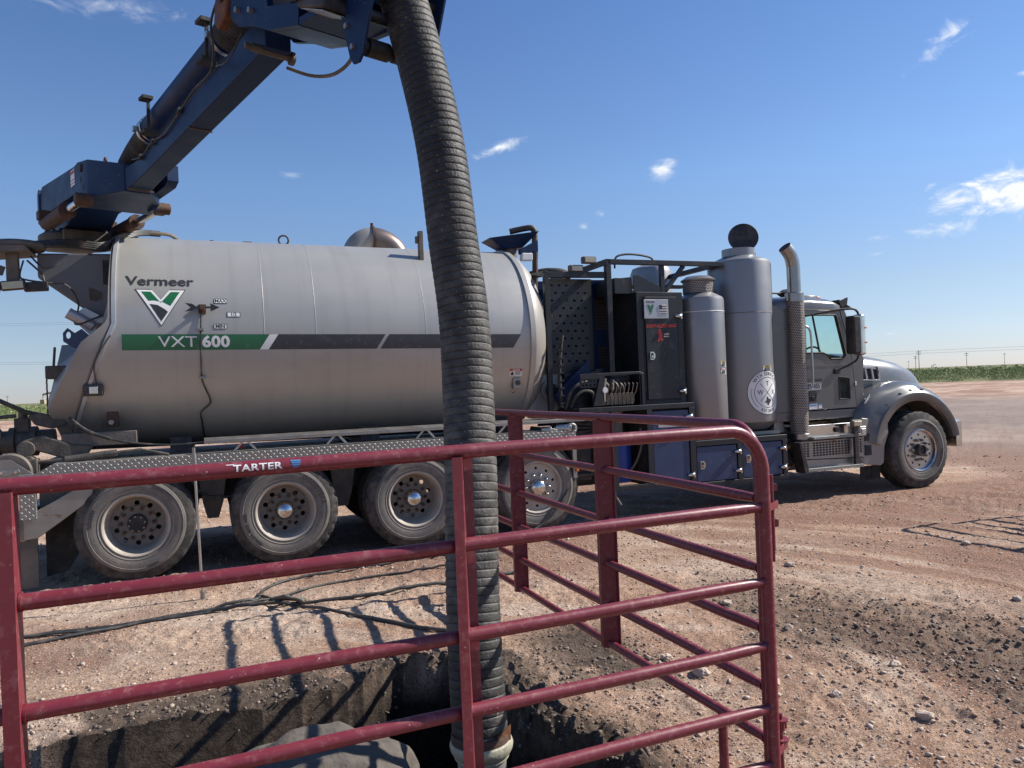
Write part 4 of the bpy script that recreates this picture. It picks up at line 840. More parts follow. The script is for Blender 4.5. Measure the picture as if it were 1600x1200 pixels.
build('sign_picture', MB().box(5.855, 5.965, .1035, .1055, 2.475, 2.60), 'white', dr); m = MB()
for k in range(4): m.box(5.857, 5.963, .1015, .1032, 2.482+.031*k, 2.494+.031*k)
build('sign_print', m.box(5.857, 5.895, .1005, .1031, 2.55, 2.598), 'letter', dr)
vs, fs = text_poly('EASY-KLEEN', .062, bold=.0012, shear=.3, sx=.95); build('lettering', decal_flat(vs, fs, 5.83, 2.34, .1155), 'redv', dr, flip=False)
build('red_bars', MB().box(6.00, 6.10, .1155, .1165, 2.352, 2.362).box(5.985, 6.10, .1155, .1165, 2.324, 2.344), 'redv', dr)
build('red_logo', MB().prism([(5.85, 2.30), (5.88, 2.30), (5.885, 2.25), (5.90, 2.22), (5.885, 2.20), (5.90, 2.17), (5.875, 2.15), (5.86, 2.19), (5.845, 2.14), (5.825, 2.15), (5.845, 2.21), (5.835, 2.26)], .1155, .1165), 'redv', dr)
build('sticker_print', MB().box(5.92, 5.995, .1155, .1165, 2.232, 2.247).box(5.915, 5.99, .1155, .1165, 2.203, 2.217), 'rim', dr)
def latch(x, z, y, par):
    l = build('paddle_latch', MB().prism([(x-.032, z-.05), (x+.018, z-.05), (x+.038, z-.02), (x+.038, z+.02), (x+.018, z+.05), (x-.032, z+.05)], y-.012, y), 'chrome', par, bevel=.004)
    build('latch_paddle', MB().box(x-.022, x+.012, y-.015, y-.0125, z-.036, z+.036), 'dark', l); build('latch_key', MB().cyl((x+.020, y-.018, z), (x+.020, y-.0125, z), .007, n=10).box(x-.016, x+.002, y-.02, y-.0155, z-.024, z+.004), 'chrome', l)
def hinge(x, z, y, par):
    build('door_hinge', MB().lathe([(.004, -.075), (.018, -.06), (.024, -.03), (.024, .0), (.02, .012)], (x, y-.02, z), 'x', 16).box(x+.002, x+.022, y-.036, y, z-.036, z+.036), 'chrome', par, bevel=.002)
latch(5.74, 1.975, .118, dr); hinge(6.15, 2.46, .118, cb); hinge(6.17, 1.53, .118, cb)
build('cabinet_shroud', MB().prism([(5.60, 2.765), (5.98, 2.765), (5.98, 2.84), (5.66, 2.98), (5.60, 2.98)], .25, .262).box(5.36, 5.60, .30, .9, 2.76, 2.95), 'black', cb)
# valve bank bay
vb = build('valve_bank', MB().prism([(4.86, 1.40), (4.98, 1.40), (5.02, 1.75), (5.48, 1.76), (5.52, 1.74), (5.52, 1.40), (5.55, 1.40), (5.55, 1.765), (5.50, 1.79), (5.00, 1.785), (4.70, 1.78), (4.70, 1.72), (4.95, 1.72)], .02, .06).box(4.70, 5.55, .45, .48, 1.38, 1.80), 'black', truck, bevel=.003)
build('valve_tray', MB().plate([(5.24, 1.62), (5.52, 1.62), (5.52, 1.76), (5.24, 1.76)], [circ(5.28+.045*i, 1.65+.04*j, .012, 8) for i in range(5) for j in range(3)], .30, .305), 'black', vb); build('valve_tray', MB().plate([(4.70, 1.62), (4.98, 1.62), (4.98, 1.74), (4.70, 1.74)], [circ(4.74+.05*i, 1.65+.045*j, .013, 8) for i in range(5) for j in range(2)], .04, .045), 'black', vb)
for k in range(8):
    x = 5.06+.055*k; lv = build('valve_lever', MB().tube([(x, .10, 1.42), (x-.01, .08, 1.50), (x+.012, .05, 1.56), (x+.02, .03, 1.645), (x+.004, .03, 1.66)], .0052, 6), 'steel', vb)
    build('valve_body', MB().box(x-.022, x+.022, .14, .34, 1.40, 1.54), 'grease', vb, bevel=.004)
gg = build('pressure_gauge', MB().lathe([(.038, .02), (.038, .045), (.02, .05)], (5.02, 0, 1.585), 'y', 24).cyl((5.02, .04, 1.45), (5.02, .04, 1.55), .012), 'chrome', vb); build('gauge_face', MB().lathe([(.031, .016), (.031, .0195)], (5.02, 0, 1.585), 'y', 24), 'white', gg)
m = MB()
for k in range(6): m.tube(smooth_path([(5.0+.07*k, .2, 1.50), (5.0+.065*k, .15, 1.62), (4.98+.06*k, .22, 1.70), (5.0+.05*k, .35, 1.74)]), .018, 8)
m.tube(smooth_path([(4.66, .2, 1.40), (4.70, .15, 1.52), (4.80, .15, 1.58), (4.92, .15, 1.55), (4.93, .15, 1.40)]), .020, 8).tube(smooth_path([(4.60, .25, 1.38), (4.66, .2, 1.58), (4.80, .2, 1.68), (4.95, .25, 1.70)]), .022, 8)
build('valve_hose', m, 'cable', vb); build('hose_fitting', MB().cyl((5.06, .14, 1.60), (5.09, .16, 1.72), .028).cyl((5.17, .14, 1.58), (5.20, .16, 1.70), .024), 'frame', vb)
# lower frames and lockers
lf = build('locker_frame', MB().box(4.66, 6.24, -.0, .07, 1.325, 1.385).box(5.08, 5.15, 0, .07, .39, 1.325).box(5.56, 5.635, 0, .07, .39, 1.325).box(6.16, 6.24, .0, .07, .385, 1.325).box(5.15, 5.56, 0, .07, .39, .44).box(5.635, 6.16, .0, .07, .385, .425)
   .box(6.24, 7.64, 0, .07, .835, .905).box(6.24, 7.64, 0, .07, .335, .385).box(6.86, 6.94, 0, .07, .385, .835).box(7.57, 7.64, 0, .07, .385, .835), 'black', truck, bevel=.005)
build('locker_body', MB().box(6.24, 7.62, .072, .70, .36, .90).box(5.60, 6.22, .072, .7, .40, 1.37).box(4.70, 5.60, .60, .64, .40, 1.37).box(4.66, 6.24, .1, .9, 1.345, 1.38), 'tread', lf)
def locker(x0, x1, z0, z1, lx, hz):
    d = build('locker_door', MB().box(x0, x1, .012, .030, z0, z1), 'blue', lf, bevel=.005)
    latch(x0+.075, lx, .012, d)
    for z in hz: hinge(x1+.025, z, .006, lf)
    return d
d1 = locker(5.645, 6.150, .435, 1.30, .99, (.50, 1.22)); locker(6.255, 6.85, .395, .825, .60, (.50, .74)); locker(6.95, 7.56, .395, .825, .63, (.49, .735))
build('sticker_print', MB().box(5.72, 5.76, .009, .011, 1.17, 1.21).box(5.775, 5.82, .009, .011, 1.165, 1.19).box(5.83, 5.88, .009, .011, 1.17, 1.205), 'white', d1)
build('locker_sticker', MB().box(5.72, 6.14, .009, .011, 1.10, 1.15), 'silv', d1)
build('blue_barrel', MB().lathe([(.01, .45), (.17, .45), (.18, .48), (.18, .9), (.15, .98), (.04, 1.0), (.04, 1.03), (.01, 1.03)], (5.32, .35, 0), 'z', 28), 'barrel', truck)
build('tan_panel', MB().box(5.18, 5.5, .50, .52, 1.0, 1.30), 'rim', truck); build('barrel_hose', MB().tube(smooth_path([(5.30, .2, .50), (5.45, .15, .66), (5.54, .12, .9), (5.55, .15, 1.1)]), .014, 8).tube(smooth_path([(5.10, .05, .39), (5.12, .02, .30), (5.16, .0, .22)]), .014, 8), 'frame', truck)
# fenders and lamps ahead of the pusher wheel, hose couplings beneath
fd = build('pusher_mudguard', MB().prism([(4.30, 1.18), (4.45, 1.14), (4.62, .98), (4.62, .58), (4.57, .58), (4.57, .95), (4.42, 1.08), (4.28, 1.12)], .03, .62), 'steel', truck, bevel=.004)
build('marker_lamp', MB().box(4.60, 4.628, .0, .028, .66, .76).box(4.44, 4.50, .0, .028, 1.08, 1.11), 'amber', fd, bevel=.004); build('mudguard_plate', MB().prism([(3.9, .98), (4.5, .98), (4.56, .9), (4.56, .60), (4.2, .8)], .62, .64), 'frame', fd)
cp = build('hose_coupling', MB().cyl((4.40, .10, 1.17), (4.56, .02, 1.16), .052, n=20).cyl((4.22, .1, 1.16), (4.32, .05, 1.16), .035, n=16).lathe([(.06, -.01), (.066, .0), (.066, .03), (.055, .04)], (4.56, 0, 1.16), 'y', 20), 'alu', truck, bevel=.004)
build('coupling_bore', MB().cyl((4.558, .022, 1.16), (4.56, -.012, 1.16), .042, n=20), 'tread', cp)
m = MB()
for k in range(5): m.tube(smooth_path([(4.5, .3+.05*k, 1.28-.03*k), (4.75, .2+.04*k, 1.25-.05*k), (5.0, .3, 1.2-.03*k), (5.1, .5, 1.1)]), .018, 8)
m.tube(smooth_path([(4.70, .2, .95), (4.62, .1, .7), (4.45, .02, .4), (4.2, -.02, .15), (3.95, -.06, .03)]), .014, 8)
build('under_hose', m, 'cable', truck); build('under_steps', MB().box(4.68, 4.95, .3, .6, .5, 1.1).cyl((4.62, .2, .58), (5.0, .2, .60), .025), 'dark', truck, bevel=.02)
# silencers
s1 = build('small_silencer', MB().lathe([(.10, 1.06), (.29, 1.08), (.305, 1.12), (.305, 2.66), (.295, 2.70), (.20, 2.76), (.18, 2.77)], (6.615, .34, 0), 'z', 48), 'sil', truck, ang=25)
build('silencer_mesh', MB().lathe([(.195, 2.77), (.195, 2.93)], (6.60, .34, 0), 'z', 40, caps=False), 'shield', s1)
build('silencer_core', MB().lathe([(.15, 2.77), (.15, 2.93)], (6.60, .34, 0), 'z', 24, caps=False), 'grease', s1)
build('silencer_cap', MB().lathe([(.215, 2.925), (.22, 2.94), (.15, 2.985), (.01, 3.0)], (6.60, .34, 0), 'z', 40), 'sil', s1)
build('weld_band', MB().lathe([(.306, 2.515), (.309, 2.519), (.306, 2.523)], (6.615, .34, 0), 'z', 48, caps=False), 'white', s1)
s2 = build('large_silencer', MB().lathe([(.10, .96), (.30, .98), (.405, 1.08), (.412, 1.12), (.412, 3.16), (.40, 3.20), (.24, 3.27), (.215, 3.28), (.215, 3.38), (.205, 3.38), (.20, 3.30), (.01, 3.29)], (7.36, .48, 0), 'z', 56), 'sil', truck, ang=25)
build('weld_band', MB().lathe([(.413, 2.50), (.4155, 2.505), (.413, 2.51)], (7.36, .48, 0), 'z', 56, caps=False), 'frame', s2)
build('rain_cap', MB().lathe([(.01, -.006), (.195, -.006), (.20, 0), (.195, .006), (.01, .006)], (0, 0, 0), 'z', 36).xf(Matrix.Translation((7.44, .46, 3.545)) @ Matrix.Rotation(R(-32), 4, 'Z') @ Matrix.Rotation(R(78), 4, 'X')), 'dark', s2)
build('cap_bracket', MB().prism([(7.50, 3.38), (7.60, 3.34), (7.60, 3.26), (7.50, 3.28)], .42, .50), 'sil', s2)
def ringlug(x, y, z): return MB().tube([(x+.045*math.cos(a), y, z+.045*math.sin(a)) for a in np.linspace(0, PI, 9)], .010, 8)
build('lifting_eye', ringlug(7.10, .40, 3.22).join(ringlug(7.66, .40, 3.22)), 'frame', s2); build('lifting_eye', ringlug(6.84, .34, 2.77), 'frame', s1)
build('silencer_mount', MB().prism([(7.68, .905), (7.86, .905), (7.80, 1.45), (7.74, 1.45)], .30, .36).box(6.3, 7.7, .2, .8, .905, .95), 'sil', s2)
def on_cyl(cx, cy, r_, a0): return lambda v, f, o: MB().add([(cx+(r_+o)*math.sin(a0+x/r_), cy-(r_+o)*math.cos(a0+x/r_), zz) for x, zz, _ in v], f)
def dz(fn, z0): return lambda v, f, o: fn([(x, y+z0, 0) for x, y, _ in v], f, o)
sticker(dz(on_cyl(6.615, .34, .305, .42), 1.845), .12, .075, 'yellow', s1, 'CAUTION'); sticker(dz(on_cyl(6.615, .34, .305, .42), 1.755), .12, .075, 'redv', s1)
sticker(dz(on_cyl(7.36, .48, .412, .18), 1.765), .15, .085, 'yellow', s2, 'CAUTION')
# round company badge wrapped on the silencer
cy = dz(on_cyl(7.36, .48, .412, .14), 1.46)
def disc(r0, r1, n=64, rad=4):
    vs, fs = [], []
    for i in range(rad+1):
        rr = r0+(r1-r0)*i/rad
        for k in range(n): vs.append((rr*math.cos(2*PI*k/n), rr*math.sin(2*PI*k/n), 0))
    for i in range(rad):
        for k in range(n): fs.append((i*n+k, i*n+(k+1) % n, (i+1)*n+(k+1) % n, (i+1)*n+k))
    return vs, fs
def stroke(p, q, w_, n=10):
    d = Vector((q[0]-p[0], q[1]-p[1])); L_ = d.length; nn = Vector((-d.y, d.x))/L_*w_/2; vs = []
    for i in range(n+1): c = Vector(p)+d*i/n; vs += [(c.x-nn.x, c.y-nn.y, 0), (c.x+nn.x, c.y+nn.y, 0)]
    return vs, [(2*i, 2*i+1, 2*i+3, 2*i+2) for i in range(n)]
build('company_badge', cy(*disc(.001, .29, rad=10), .003), 'white', s2, flip=False)
for a, b in ((.283, .290), (.193, .199)): build('badge_ring', cy(*disc(a, b, rad=1), .0045), 'letter', s2, flip=False)
for p_, q_ in (((-.115, .115), (.105, -.115)), ((.105, .115), (-.115, -.115))): build('badge_stroke', cy(*stroke(p_, q_, .007), .005), 'letter', s2, flip=False)
for tx, x, y in (('T', 0, .115), ('W', -.115, 0), ('X', .11, 0)):
    vs, fs = text_poly(tx, .085, bold=0); build('badge_letter', cy([(a+x, b+y, 0) for a, b, _ in vs], fs, .005), 'letter', s2, flip=False)
TX = [(-.02, .05), (.004, .05), (.004, .028), (.03, .018), (.052, .018), (.056, -.012), (.03, -.03), (.015, -.05), (.012, -.066), (-.004, -.058), (-.018, -.03), (-.032, -.028), (-.04, -.018), (-.052, -.004), (-.022, -.002)]
vv, _, ff, *_r = delaunay_2d_cdt([Vector(p_) for p_ in TX], [(i, (i+1) % len(TX)) for i in range(len(TX))], [], 1, 1e-6)
build('badge_map', cy([(p_[0], p_[1]-.105, 0) for p_ in vv], [tuple(f) for f in ff], .005), 'letter', s2, flip=False)
def arc_text(txt, size, r_, mid, up, sp=1.15):
    vs, fs = text_poly(txt, size, bold=.0008, spacing=sp); o_ = []
    for x, yy, _ in vs:
        if up: a = mid-x/r_; rr = r_+yy
        else: a = mid+x/r_; rr = r_-yy*1
        o_.append((rr*math.cos(a), rr*math.sin(a), 0))
    return o_, fs
build('badge_lettering', cy(*arc_text('WTX SERVICES', .062, .240, R(90), True), .005), 'letter', s2, flip=False)
build('badge_lettering', cy(*arc_text('EST 2018', .052, .242, R(-90), False), .005), 'letter', s2, flip=False)
for a0, a1 in ((R(168), R(232)), (R(-52), R(12))):
    n_ = 14; vs = []
    for i in range(n_+1):
        a = a0+(a1-a0)*i/n_; vs += [(.238*math.cos(a), .238*math.sin(a), 0), (.243*math.cos(a), .243*math.sin(a), 0)]
    build('badge_stroke', cy(vs, [(2*i, 2*i+1, 2*i+3, 2*i+2) for i in range(n_)], .005), 'letter', s2, flip=False)
# exhaust stack
def shield(cx, cy_, r_, z0, z1, n=32):
    m = MB().lathe([(r_, z0), (r_, z1)], (cx, cy_, 0), 'z', n, caps=False); return m
st = build('exhaust_stack', MB().tube(smooth_path([(8.03, .20, .80), (8.03, .20, 2.0), (8.03, .20, 3.0), (8.025, .20, 3.14), (7.99, .20, 3.27), (7.90, .20, 3.38)], 5), .088, 28, caps=False), 'stack', truck)
build('stack_bore', MB().tube([(7.915, .20, 3.362), (7.90, .20, 3.381)], .080, 24), 'tread', st)
hsd = build('heat_shield', shield(8.03, .20, .118, .86, 2.66), 'shield', st, flip=True)
me = hsd.data; at = me.attributes.new('uvx', 'FLOAT_VECTOR', 'POINT')
for i, v in enumerate(me.vertices):
    a = math.atan2(v.co.y-.20, v.co.x-8.03); at.data[i].vector = (a*.118+1.0, v.co.z, 0)
me = bpy.data.objects['silencer_mesh'].data; at = me.attributes.new('uvx', 'FLOAT_VECTOR', 'POINT')
for i, v in enumerate(me.vertices): at.data[i].vector = (math.atan2(v.co.y-.34, v.co.x-6.60)*.195+1.0, v.co.z, 0)
build('shield_band', MB().lathe([(.112, 2.64), (.122, 2.65), (.122, 2.76), (.112, 2.77)], (8.03, .20, 0), 'z', 32, caps=False), 'stack', st); build('shield_band', MB().lathe([(.112, .80), (.123, .81), (.123, .88), (.112, .89)], (8.03, .20, 0), 'z', 32, caps=False), 'stack', st)
m = MB()
for z in (1.1, 1.4, 1.7, 2.0, 2.3, 2.55): m.cyl((7.90, .16, z), (7.925, .16, z), .014, n=8)
build('shield_bolt', m, 'steel', st)
build('exhaust_bend', MB().tube(smooth_path([(8.03, .2, .82), (8.03, .22, .62), (8.02, .4, .50), (8.0, .8, .48)]), .10, 20), 'dark', st)

# ------------------------------------------------------------------ cab
def cab_side(y0, y1, name, flipdoor=False):
    return build(name, MB().plate([(7.60, 1.08), (8.13, 1.08), (8.13, 2.60), (7.60, 2.60)], [], y0, y1), 'cab', truck, bevel=.004)
cb_ = build('cab_body', MB().box(7.60, 7.64, .24, 2.28, 1.05, 2.62).prism([(7.60, 1.05), (9.12, 1.05), (9.12, 1.17), (7.60, 1.17)], .22, .26).prism([(7.60, 1.05), (9.12, 1.05), (9.12, 1.17), (7.60, 1.17)], 2.24, 2.28)
    .box(7.62, 9.1, .26, 2.24, 1.05, 1.10).prism([(7.60, 1.17), (8.11, 1.17), (8.11, 2.60), (7.60, 2.60)], .215, .26).prism([(7.60, 1.17), (8.11, 1.17), (8.11, 2.60), (7.60, 2.60)], 2.24, 2.285)
    .prism([(9.06, 1.17), (9.16, 1.17), (9.22, 1.86), (8.90, 2.55), (8.82, 2.55), (9.00, 1.90)], .215, .27).prism([(9.06, 1.17), (9.16, 1.17), (9.22, 1.86), (8.90, 2.55), (8.82, 2.55), (9.00, 1.90)], 2.23, 2.285)
    .box(9.10, 9.22, .26, 2.24, 1.10, 1.84), 'cab', truck, bevel=.006)
rear = MB()
for y0 in (.20,): rear.rings([[(7.60, .26, z), (7.585, .30, z), (7.585, 2.2, z), (7.60, 2.24, z)] for z in (1.1, 2.6)], caps=False)
rf = MB(); secs = []
for s0, zt, w0 in ((7.575, 2.60, .28), (7.60, 2.66, .24), (7.8, 2.70, .205), (8.3, 2.72, .20), (8.7, 2.69, .21), (8.86, 2.64, .25), (8.92, 2.58, .30)):
    ring = []; wid = 1.25-w0
    for k in range(24):
        a = PI*k/23; ring.append((s0, 1.25-wid*math.copysign(abs(math.cos(a))**.35, math.cos(a)), 2.56+(zt-2.56)*math.sin(a)**.4+.05*math.sin(a)**2))
    ring += [(s0, 1.25+wid, 2.555), (s0, 1.25-wid, 2.555)]; secs.append(ring)
build('roof', rf.rings(secs), 'cab', cb_, ang=50)
dp = [(8.12, 1.185), (9.045, 1.185), (8.985, 1.90), (8.80, 2.535), (8.12, 2.545)]
wn = [(8.19, 1.955), (8.48, 1.955), (8.55, 1.93), (8.62, 1.865), (8.83, 1.865), (8.885, 1.915), (8.745, 2.45), (8.72, 2.47), (8.19, 2.47)]
for y0, nm in ((.205, 'cab_door'), (2.245, 'cab_door')):
    near = y0 < 1
    d = build(nm, MB().plate(dp, [wn, [(8.745, 1.31), (8.93, 1.31), (8.925, 1.60), (8.745, 1.62)]], y0, y0+.05), 'cab', cb_, bevel=.005)
    build('window', MB().prism([(8.17, 1.90), (8.9, 1.85), (8.9, 1.93), (8.76, 2.49), (8.17, 2.49)], y0+.024, y0+.028), 'glass', d)
    fr_ = MB(); P_ = [(x, y0+.002, z) for x, z in wn]; fr_.tube(P_+[P_[0]], .014, 6); build('window_seal', fr_, 'tread', d)
    build('lower_window', MB().prism([(8.74, 1.30), (8.935, 1.30), (8.93, 1.61), (8.74, 1.625)], y0+.02, y0+.03), 'glass', d)
    P_ = [(8.745, y0, 1.31), (8.93, y0, 1.31), (8.925, y0, 1.60), (8.745, y0, 1.62)]; build('window_seal', MB().tube(P_+[P_[0]], .011, 6), 'tread', d)
    build('window_post', MB().bar((8.36, y0+.035, 2.47), (8.46, y0+.035, 1.96), .02, .018), 'tread', d)
    if near:
        build('door_handle', MB().box(8.22, 8.345, y0-.006, y0+.004, 1.30, 1.45), 'tread', d, bevel=.01); build('handle_paddle', MB().box(8.25, 8.32, y0-.02, y0-.006, 1.33, 1.37), 'dark', d, bevel=.004)
        vs, fs = text_poly('HPU455', .090, bold=.003, sx=.86); build('lettering_plate', MB().box(8.14, 8.43, y0-.004, y0-.001, 1.455, 1.55), 'silv', d)
        build('lettering', decal_flat(vs, fs, 8.275, 1.505, y0-.006), 'letter', d, flip=False)
        vs, fs = text_poly('USDOT 2506983', .052, bold=.001); build('lettering', decal_flat(vs, fs, 8.27, 1.585, y0-.003), 'letter', d, flip=False)
        build('door_sticker', MB().box(8.21, 8.35, y0-.003, y0, 1.195, 1.265).box(8.37, 8.43, y0-.003, y0, 1.20, 1.262), 'white', d); build('sticker_print', MB().box(8.22, 8.34, y0-.005, y0-.0031, 1.24, 1.258).box(8.37, 8.43, y0-.005, y0-.0031, 1.248, 1.262), 'bluev', d)
        build('door_crease', MB().box(8.13, 9.0, y0-.006, y0+.01, 1.775, 1.783), 'cab', d); build('door_hinge', MB().box(9.02, 9.05, y0-.015, y0+.01, 1.49, 1.54), 'chrome', d, bevel=.004)
build('windshield', MB().add([(9.215, .28, 1.87), (9.215, 2.22, 1.87), (8.90, 2.2, 2.56), (8.90, .3, 2.56)], [(0, 1, 2, 3)]), 'glass', cb_)
build('seat', MB().box(8.0, 8.5, .45, 1.0, 1.1, 1.6).box(7.95, 8.12, .45, 1.0, 1.6, 2.1).box(8.0, 8.5, 1.5, 2.05, 1.1, 1.55).box(7.95, 8.10, 1.5, 2.05, 1.55, 2.0).box(8.85, 9.1, .3, 2.2, 1.4, 1.86), 'seat', cb_, bevel=.03)
build('steering_wheel', MB().tube([(8.72+.06*math.cos(a), .72+.22*math.sin(a), 1.88+.18*math.cos(a)) for a in np.linspace(0, 2*PI, 25)], .014, 8, caps=False), 'seat', cb_)
vz = build('sun_visor', MB().prism([(8.86, 2.66), (9.02, 2.72), (9.0, 2.62), (8.90, 2.58)], .26, .30).prism([(8.86, 2.66), (9.02, 2.72), (9.0, 2.62), (8.90, 2.58)], 2.2, 2.24).add([(8.88, .28, 2.69), (9.10, .28, 2.58), (9.10, 2.22, 2.58), (8.88, 2.22, 2.69)], [(0, 1, 2, 3)]), 'dark', cb_)
rl_ = build('roof_antenna_bar', MB().cyl((7.92, .8, 2.84), (8.36, .8, 2.84), .014, n=10).box(7.88, 7.95, .76, .84, 2.78, 2.92), 'frame', cb_, bevel=.008)
build('horn_box', MB().prism([(8.30, 2.84), (8.42, 2.90), (8.52, 2.91), (8.52, 2.76), (8.42, 2.77)], .72, .88), 'dark', rl_, bevel=.008)
bc_ = build('roof_marker', MB().rings([[(8.52+x, .62+y, z) for x, y in ((0, -.03*k), (.12, -.06*k), (.26, -.04*k), (.30, 0), (.26, .04*k), (.12, .06*k), (0, .03*k))] for z, k in ((2.70, 1), (2.75, .95), (2.79, .5))]), 'cab', cb_, bevel=.01)
build('marker_lens', MB().box(8.77, 8.84, .58, .66, 2.725, 2.77), 'amber', bc_, bevel=.015)
for y in (1.0, 1.25, 1.5): build('roof_marker', MB().box(8.60, 8.76, y-.05, y+.05, 2.74, 2.80), 'amber', cb_, bevel=.02)
mr = build('mirror', MB().box(8.78, 8.92, -.06, .10, 1.92, 2.44), 'tread', cb_, bevel=.03); build('mirror_shell', MB().box(8.90, 9.00, -.062, .102, 1.90, 2.46), 'chrome', mr, bevel=.035)
build('mirror_arm', MB().tube(smooth_path([(8.20, .20, 2.46), (8.6, .08, 2.52), (8.84, .02, 2.535), (8.93, .02, 2.50), (8.95, .02, 2.45)]), .016, 10), 'dark', mr); build('mirror_arm', MB().tube(smooth_path([(8.93, .02, 1.92), (8.92, .05, 1.84), (8.84, .10, 1.78), (8.70, .19, 1.70)]), .014, 10), 'dark', mr)
build('arm_bracket', MB().box(8.66, 8.76, .18, .21, 1.66, 1.73), 'tread', mr, bevel=.006); build('mirror_marker', MB().box(8.96, 9.003, -.066, -.06, 2.26, 2.28).box(8.96, 9.003, -.066, -.06, 2.06, 2.08), 'amber', mr)
build('grab_rail', MB().tube(smooth_path([(8.13, .17, 2.32), (8.19, .15, 2.30), (8.225, .14, 2.22), (8.235, .14, 2.0), (8.235, .14, 1.55), (8.20, .15, 1.48), (8.13, .17, 1.44)]), .014, 10), 'alu', cb_)
# hood
secs = []
for s0, t0, zt, zl in ((9.18, .42, 1.955, 1.18), (9.25, .42, 1.965, 1.12), (9.6, .45, 1.945, 1.05), (10.0, .50, 1.90, 1.0), (10.4, .57, 1.83, .9), (10.7, .65, 1.745, .85), (10.88, .73, 1.65, .8), (10.97, .80, 1.54, .8), (11.0, .86, 1.40, .8)):
    w0 = 1.25-t0; half = [(t0-.0, zl), (t0, zt-.42), (t0+.006, zt-.30), (t0+.03, zt-.20), (t0+.09, zt-.105), (t0+.20, zt-.045), (t0+.42, zt-.005), (1.25, zt+.012)]
    secs.append([(s0, t, z) for t, z in half]+[(s0, 2.5-t, z) for t, z in reversed(half[:-1])])
hd = build('hood', MB().rings(secs), 'cab', truck, ang=50)
build('hood_gap', MB().box(9.165, 9.182, .36, .44, 1.15, 1.85), 'tread', hd)
gr = MB().plate([(9.30, 1.75), (9.62, 1.735), (9.71, 1.66), (9.72, 1.53), (9.36, 1.55)], [[(9.325+.125*i, 1.73-.01*i), (9.425+.122*i, 1.725-.01*i-.012*(i == 2)), (9.455+.118*i, 1.56-.004*i), (9.365+.118*i, 1.568-.004*i)] for i in range(3)], .405, .43)
vg = build('hood_vent', gr, 'silv', hd, bevel=.004); m = MB().box(9.32, 9.70, .432, .44, 1.545, 1.74); build('vent_back', m, 'tread', vg); m = MB()
for i in range(6): m.box(9.33, 9.70, .424, .431, 1.565+.028*i, 1.575+.028*i)
build('vent_slats', m, 'dark', vg)
build('hood_latch', MB().prism([(9.26, 1.52), (9.30, 1.54), (9.31, 1.50), (9.29, 1.44), (9.27, 1.44)], .36, .40).prism([(9.14, 1.24), (9.20, 1.32), (9.245, 1.36), (9.25, 1.32), (9.20, 1.25), (9.15, 1.22)], .16, .20), 'chrome', hd, bevel=.006)
build('hood_ornament', MB().box(10.6, 10.66, 1.23, 1.27, 1.78, 1.84), 'chrome', hd, bevel=.015)
build('grille', MB().box(10.99, 11.02, .98, 1.52, .85, 1.38), 'chrome', hd, bevel=.02)
def fender(sgn):
    rg = []; cx, cz = 10.02, .535
    for i in range(33):
        f = i/32; ph = R(12)+R(158)*f
        r_in = .695+.0*f; r_out = np.interp(math.degrees(ph), [12, 30, 60, 90, 115, 135, 150, 170], [.80, .86, .935, .985, 1.03, 1.14, 1.20, 1.06])
        mid_ = r_in+.12; prof = [(r_in+.02, .64), (r_in, .10), (r_in+.005, .065), (r_in+.03, .045), (mid_, .05), (mid_+.02, .075), ((mid_+r_out)/2, .10), (r_out-.06, .15), (r_out-.01, .24), (r_out, .36), (r_out-.02, .64)]
        rg.append([(cx+r_*math.cos(ph), t if sgn > 0 else 2.5-t, cz+r_*math.sin(ph)) for r_, t in prof])
    return MB().rings(rg)
fd_ = build('fender', fender(1), 'cab', truck, ang=42); build('fender', fender(-1), 'cab', truck, ang=42)
m = MB()
for a in (52, 66, 80, 100):
    c = Vector((10.02+.86*math.cos(R(a+30)), .07, .535+.86*math.sin(R(a+30)))); m.prism([(c.x-.02, c.z+.014), (c.x+.035, c.z), (c.x+.005, c.z-.016)], .078, .13)
build('fender_notch', m, 'tread', fd_)
build('wheel_well', MB().tube([(10.02+.70*math.cos(a), 1.25, .535+.70*math.sin(a)) for a in np.linspace(R(10), R(172), 20)], .01, 4).rings([[(10.02+.69*math.cos(a), t, .535+.69*math.sin(a)) for a in np.linspace(R(8), R(172), 24)] for t in (.12, .75)], closed=False, caps=False).plate([(10.02+.69*math.cos(a), .535+.69*math.sin(a)) for a in np.linspace(R(8), R(172), 24)], [], .75, .77), 'tread', fd_)
sk = build('front_skirt', MB().prism([(9.02, 1.04), (9.50, .99), (9.50, .80), (9.42, .62), (9.40, .40), (9.34, .36), (9.02, .40)], .10, .20), 'tankend', truck, bevel=.015)
build('skirt_vent', MB().box(9.05, 9.17, .092, .102, .72, .82).box(9.05, 9.17, .092, .102, .52, .66), 'tread', sk, bevel=.004)
m = MB(); rg = random.Random(4)
for k in range(60): x = 9.0+.006*k; m.box(x, x+.005, .14+rg.random()*.01, .15+rg.random()*.01, .17+rg.random()*.03, .37)
bb = build('brush_flap', m, 'tread', sk); bb['kind'] = 'stuff'
build('front_bumper', MB().rings([[(10.86, .14, z), (11.0, .16, z), (11.10, .32, z), (11.14, .6, z), (11.14, 1.9, z), (11.10, 2.18, z), (11.0, 2.34, z), (10.86, 2.36, z)] for z in (.52, .56, .86, .90)]), 'chrome', truck, bevel=.01)
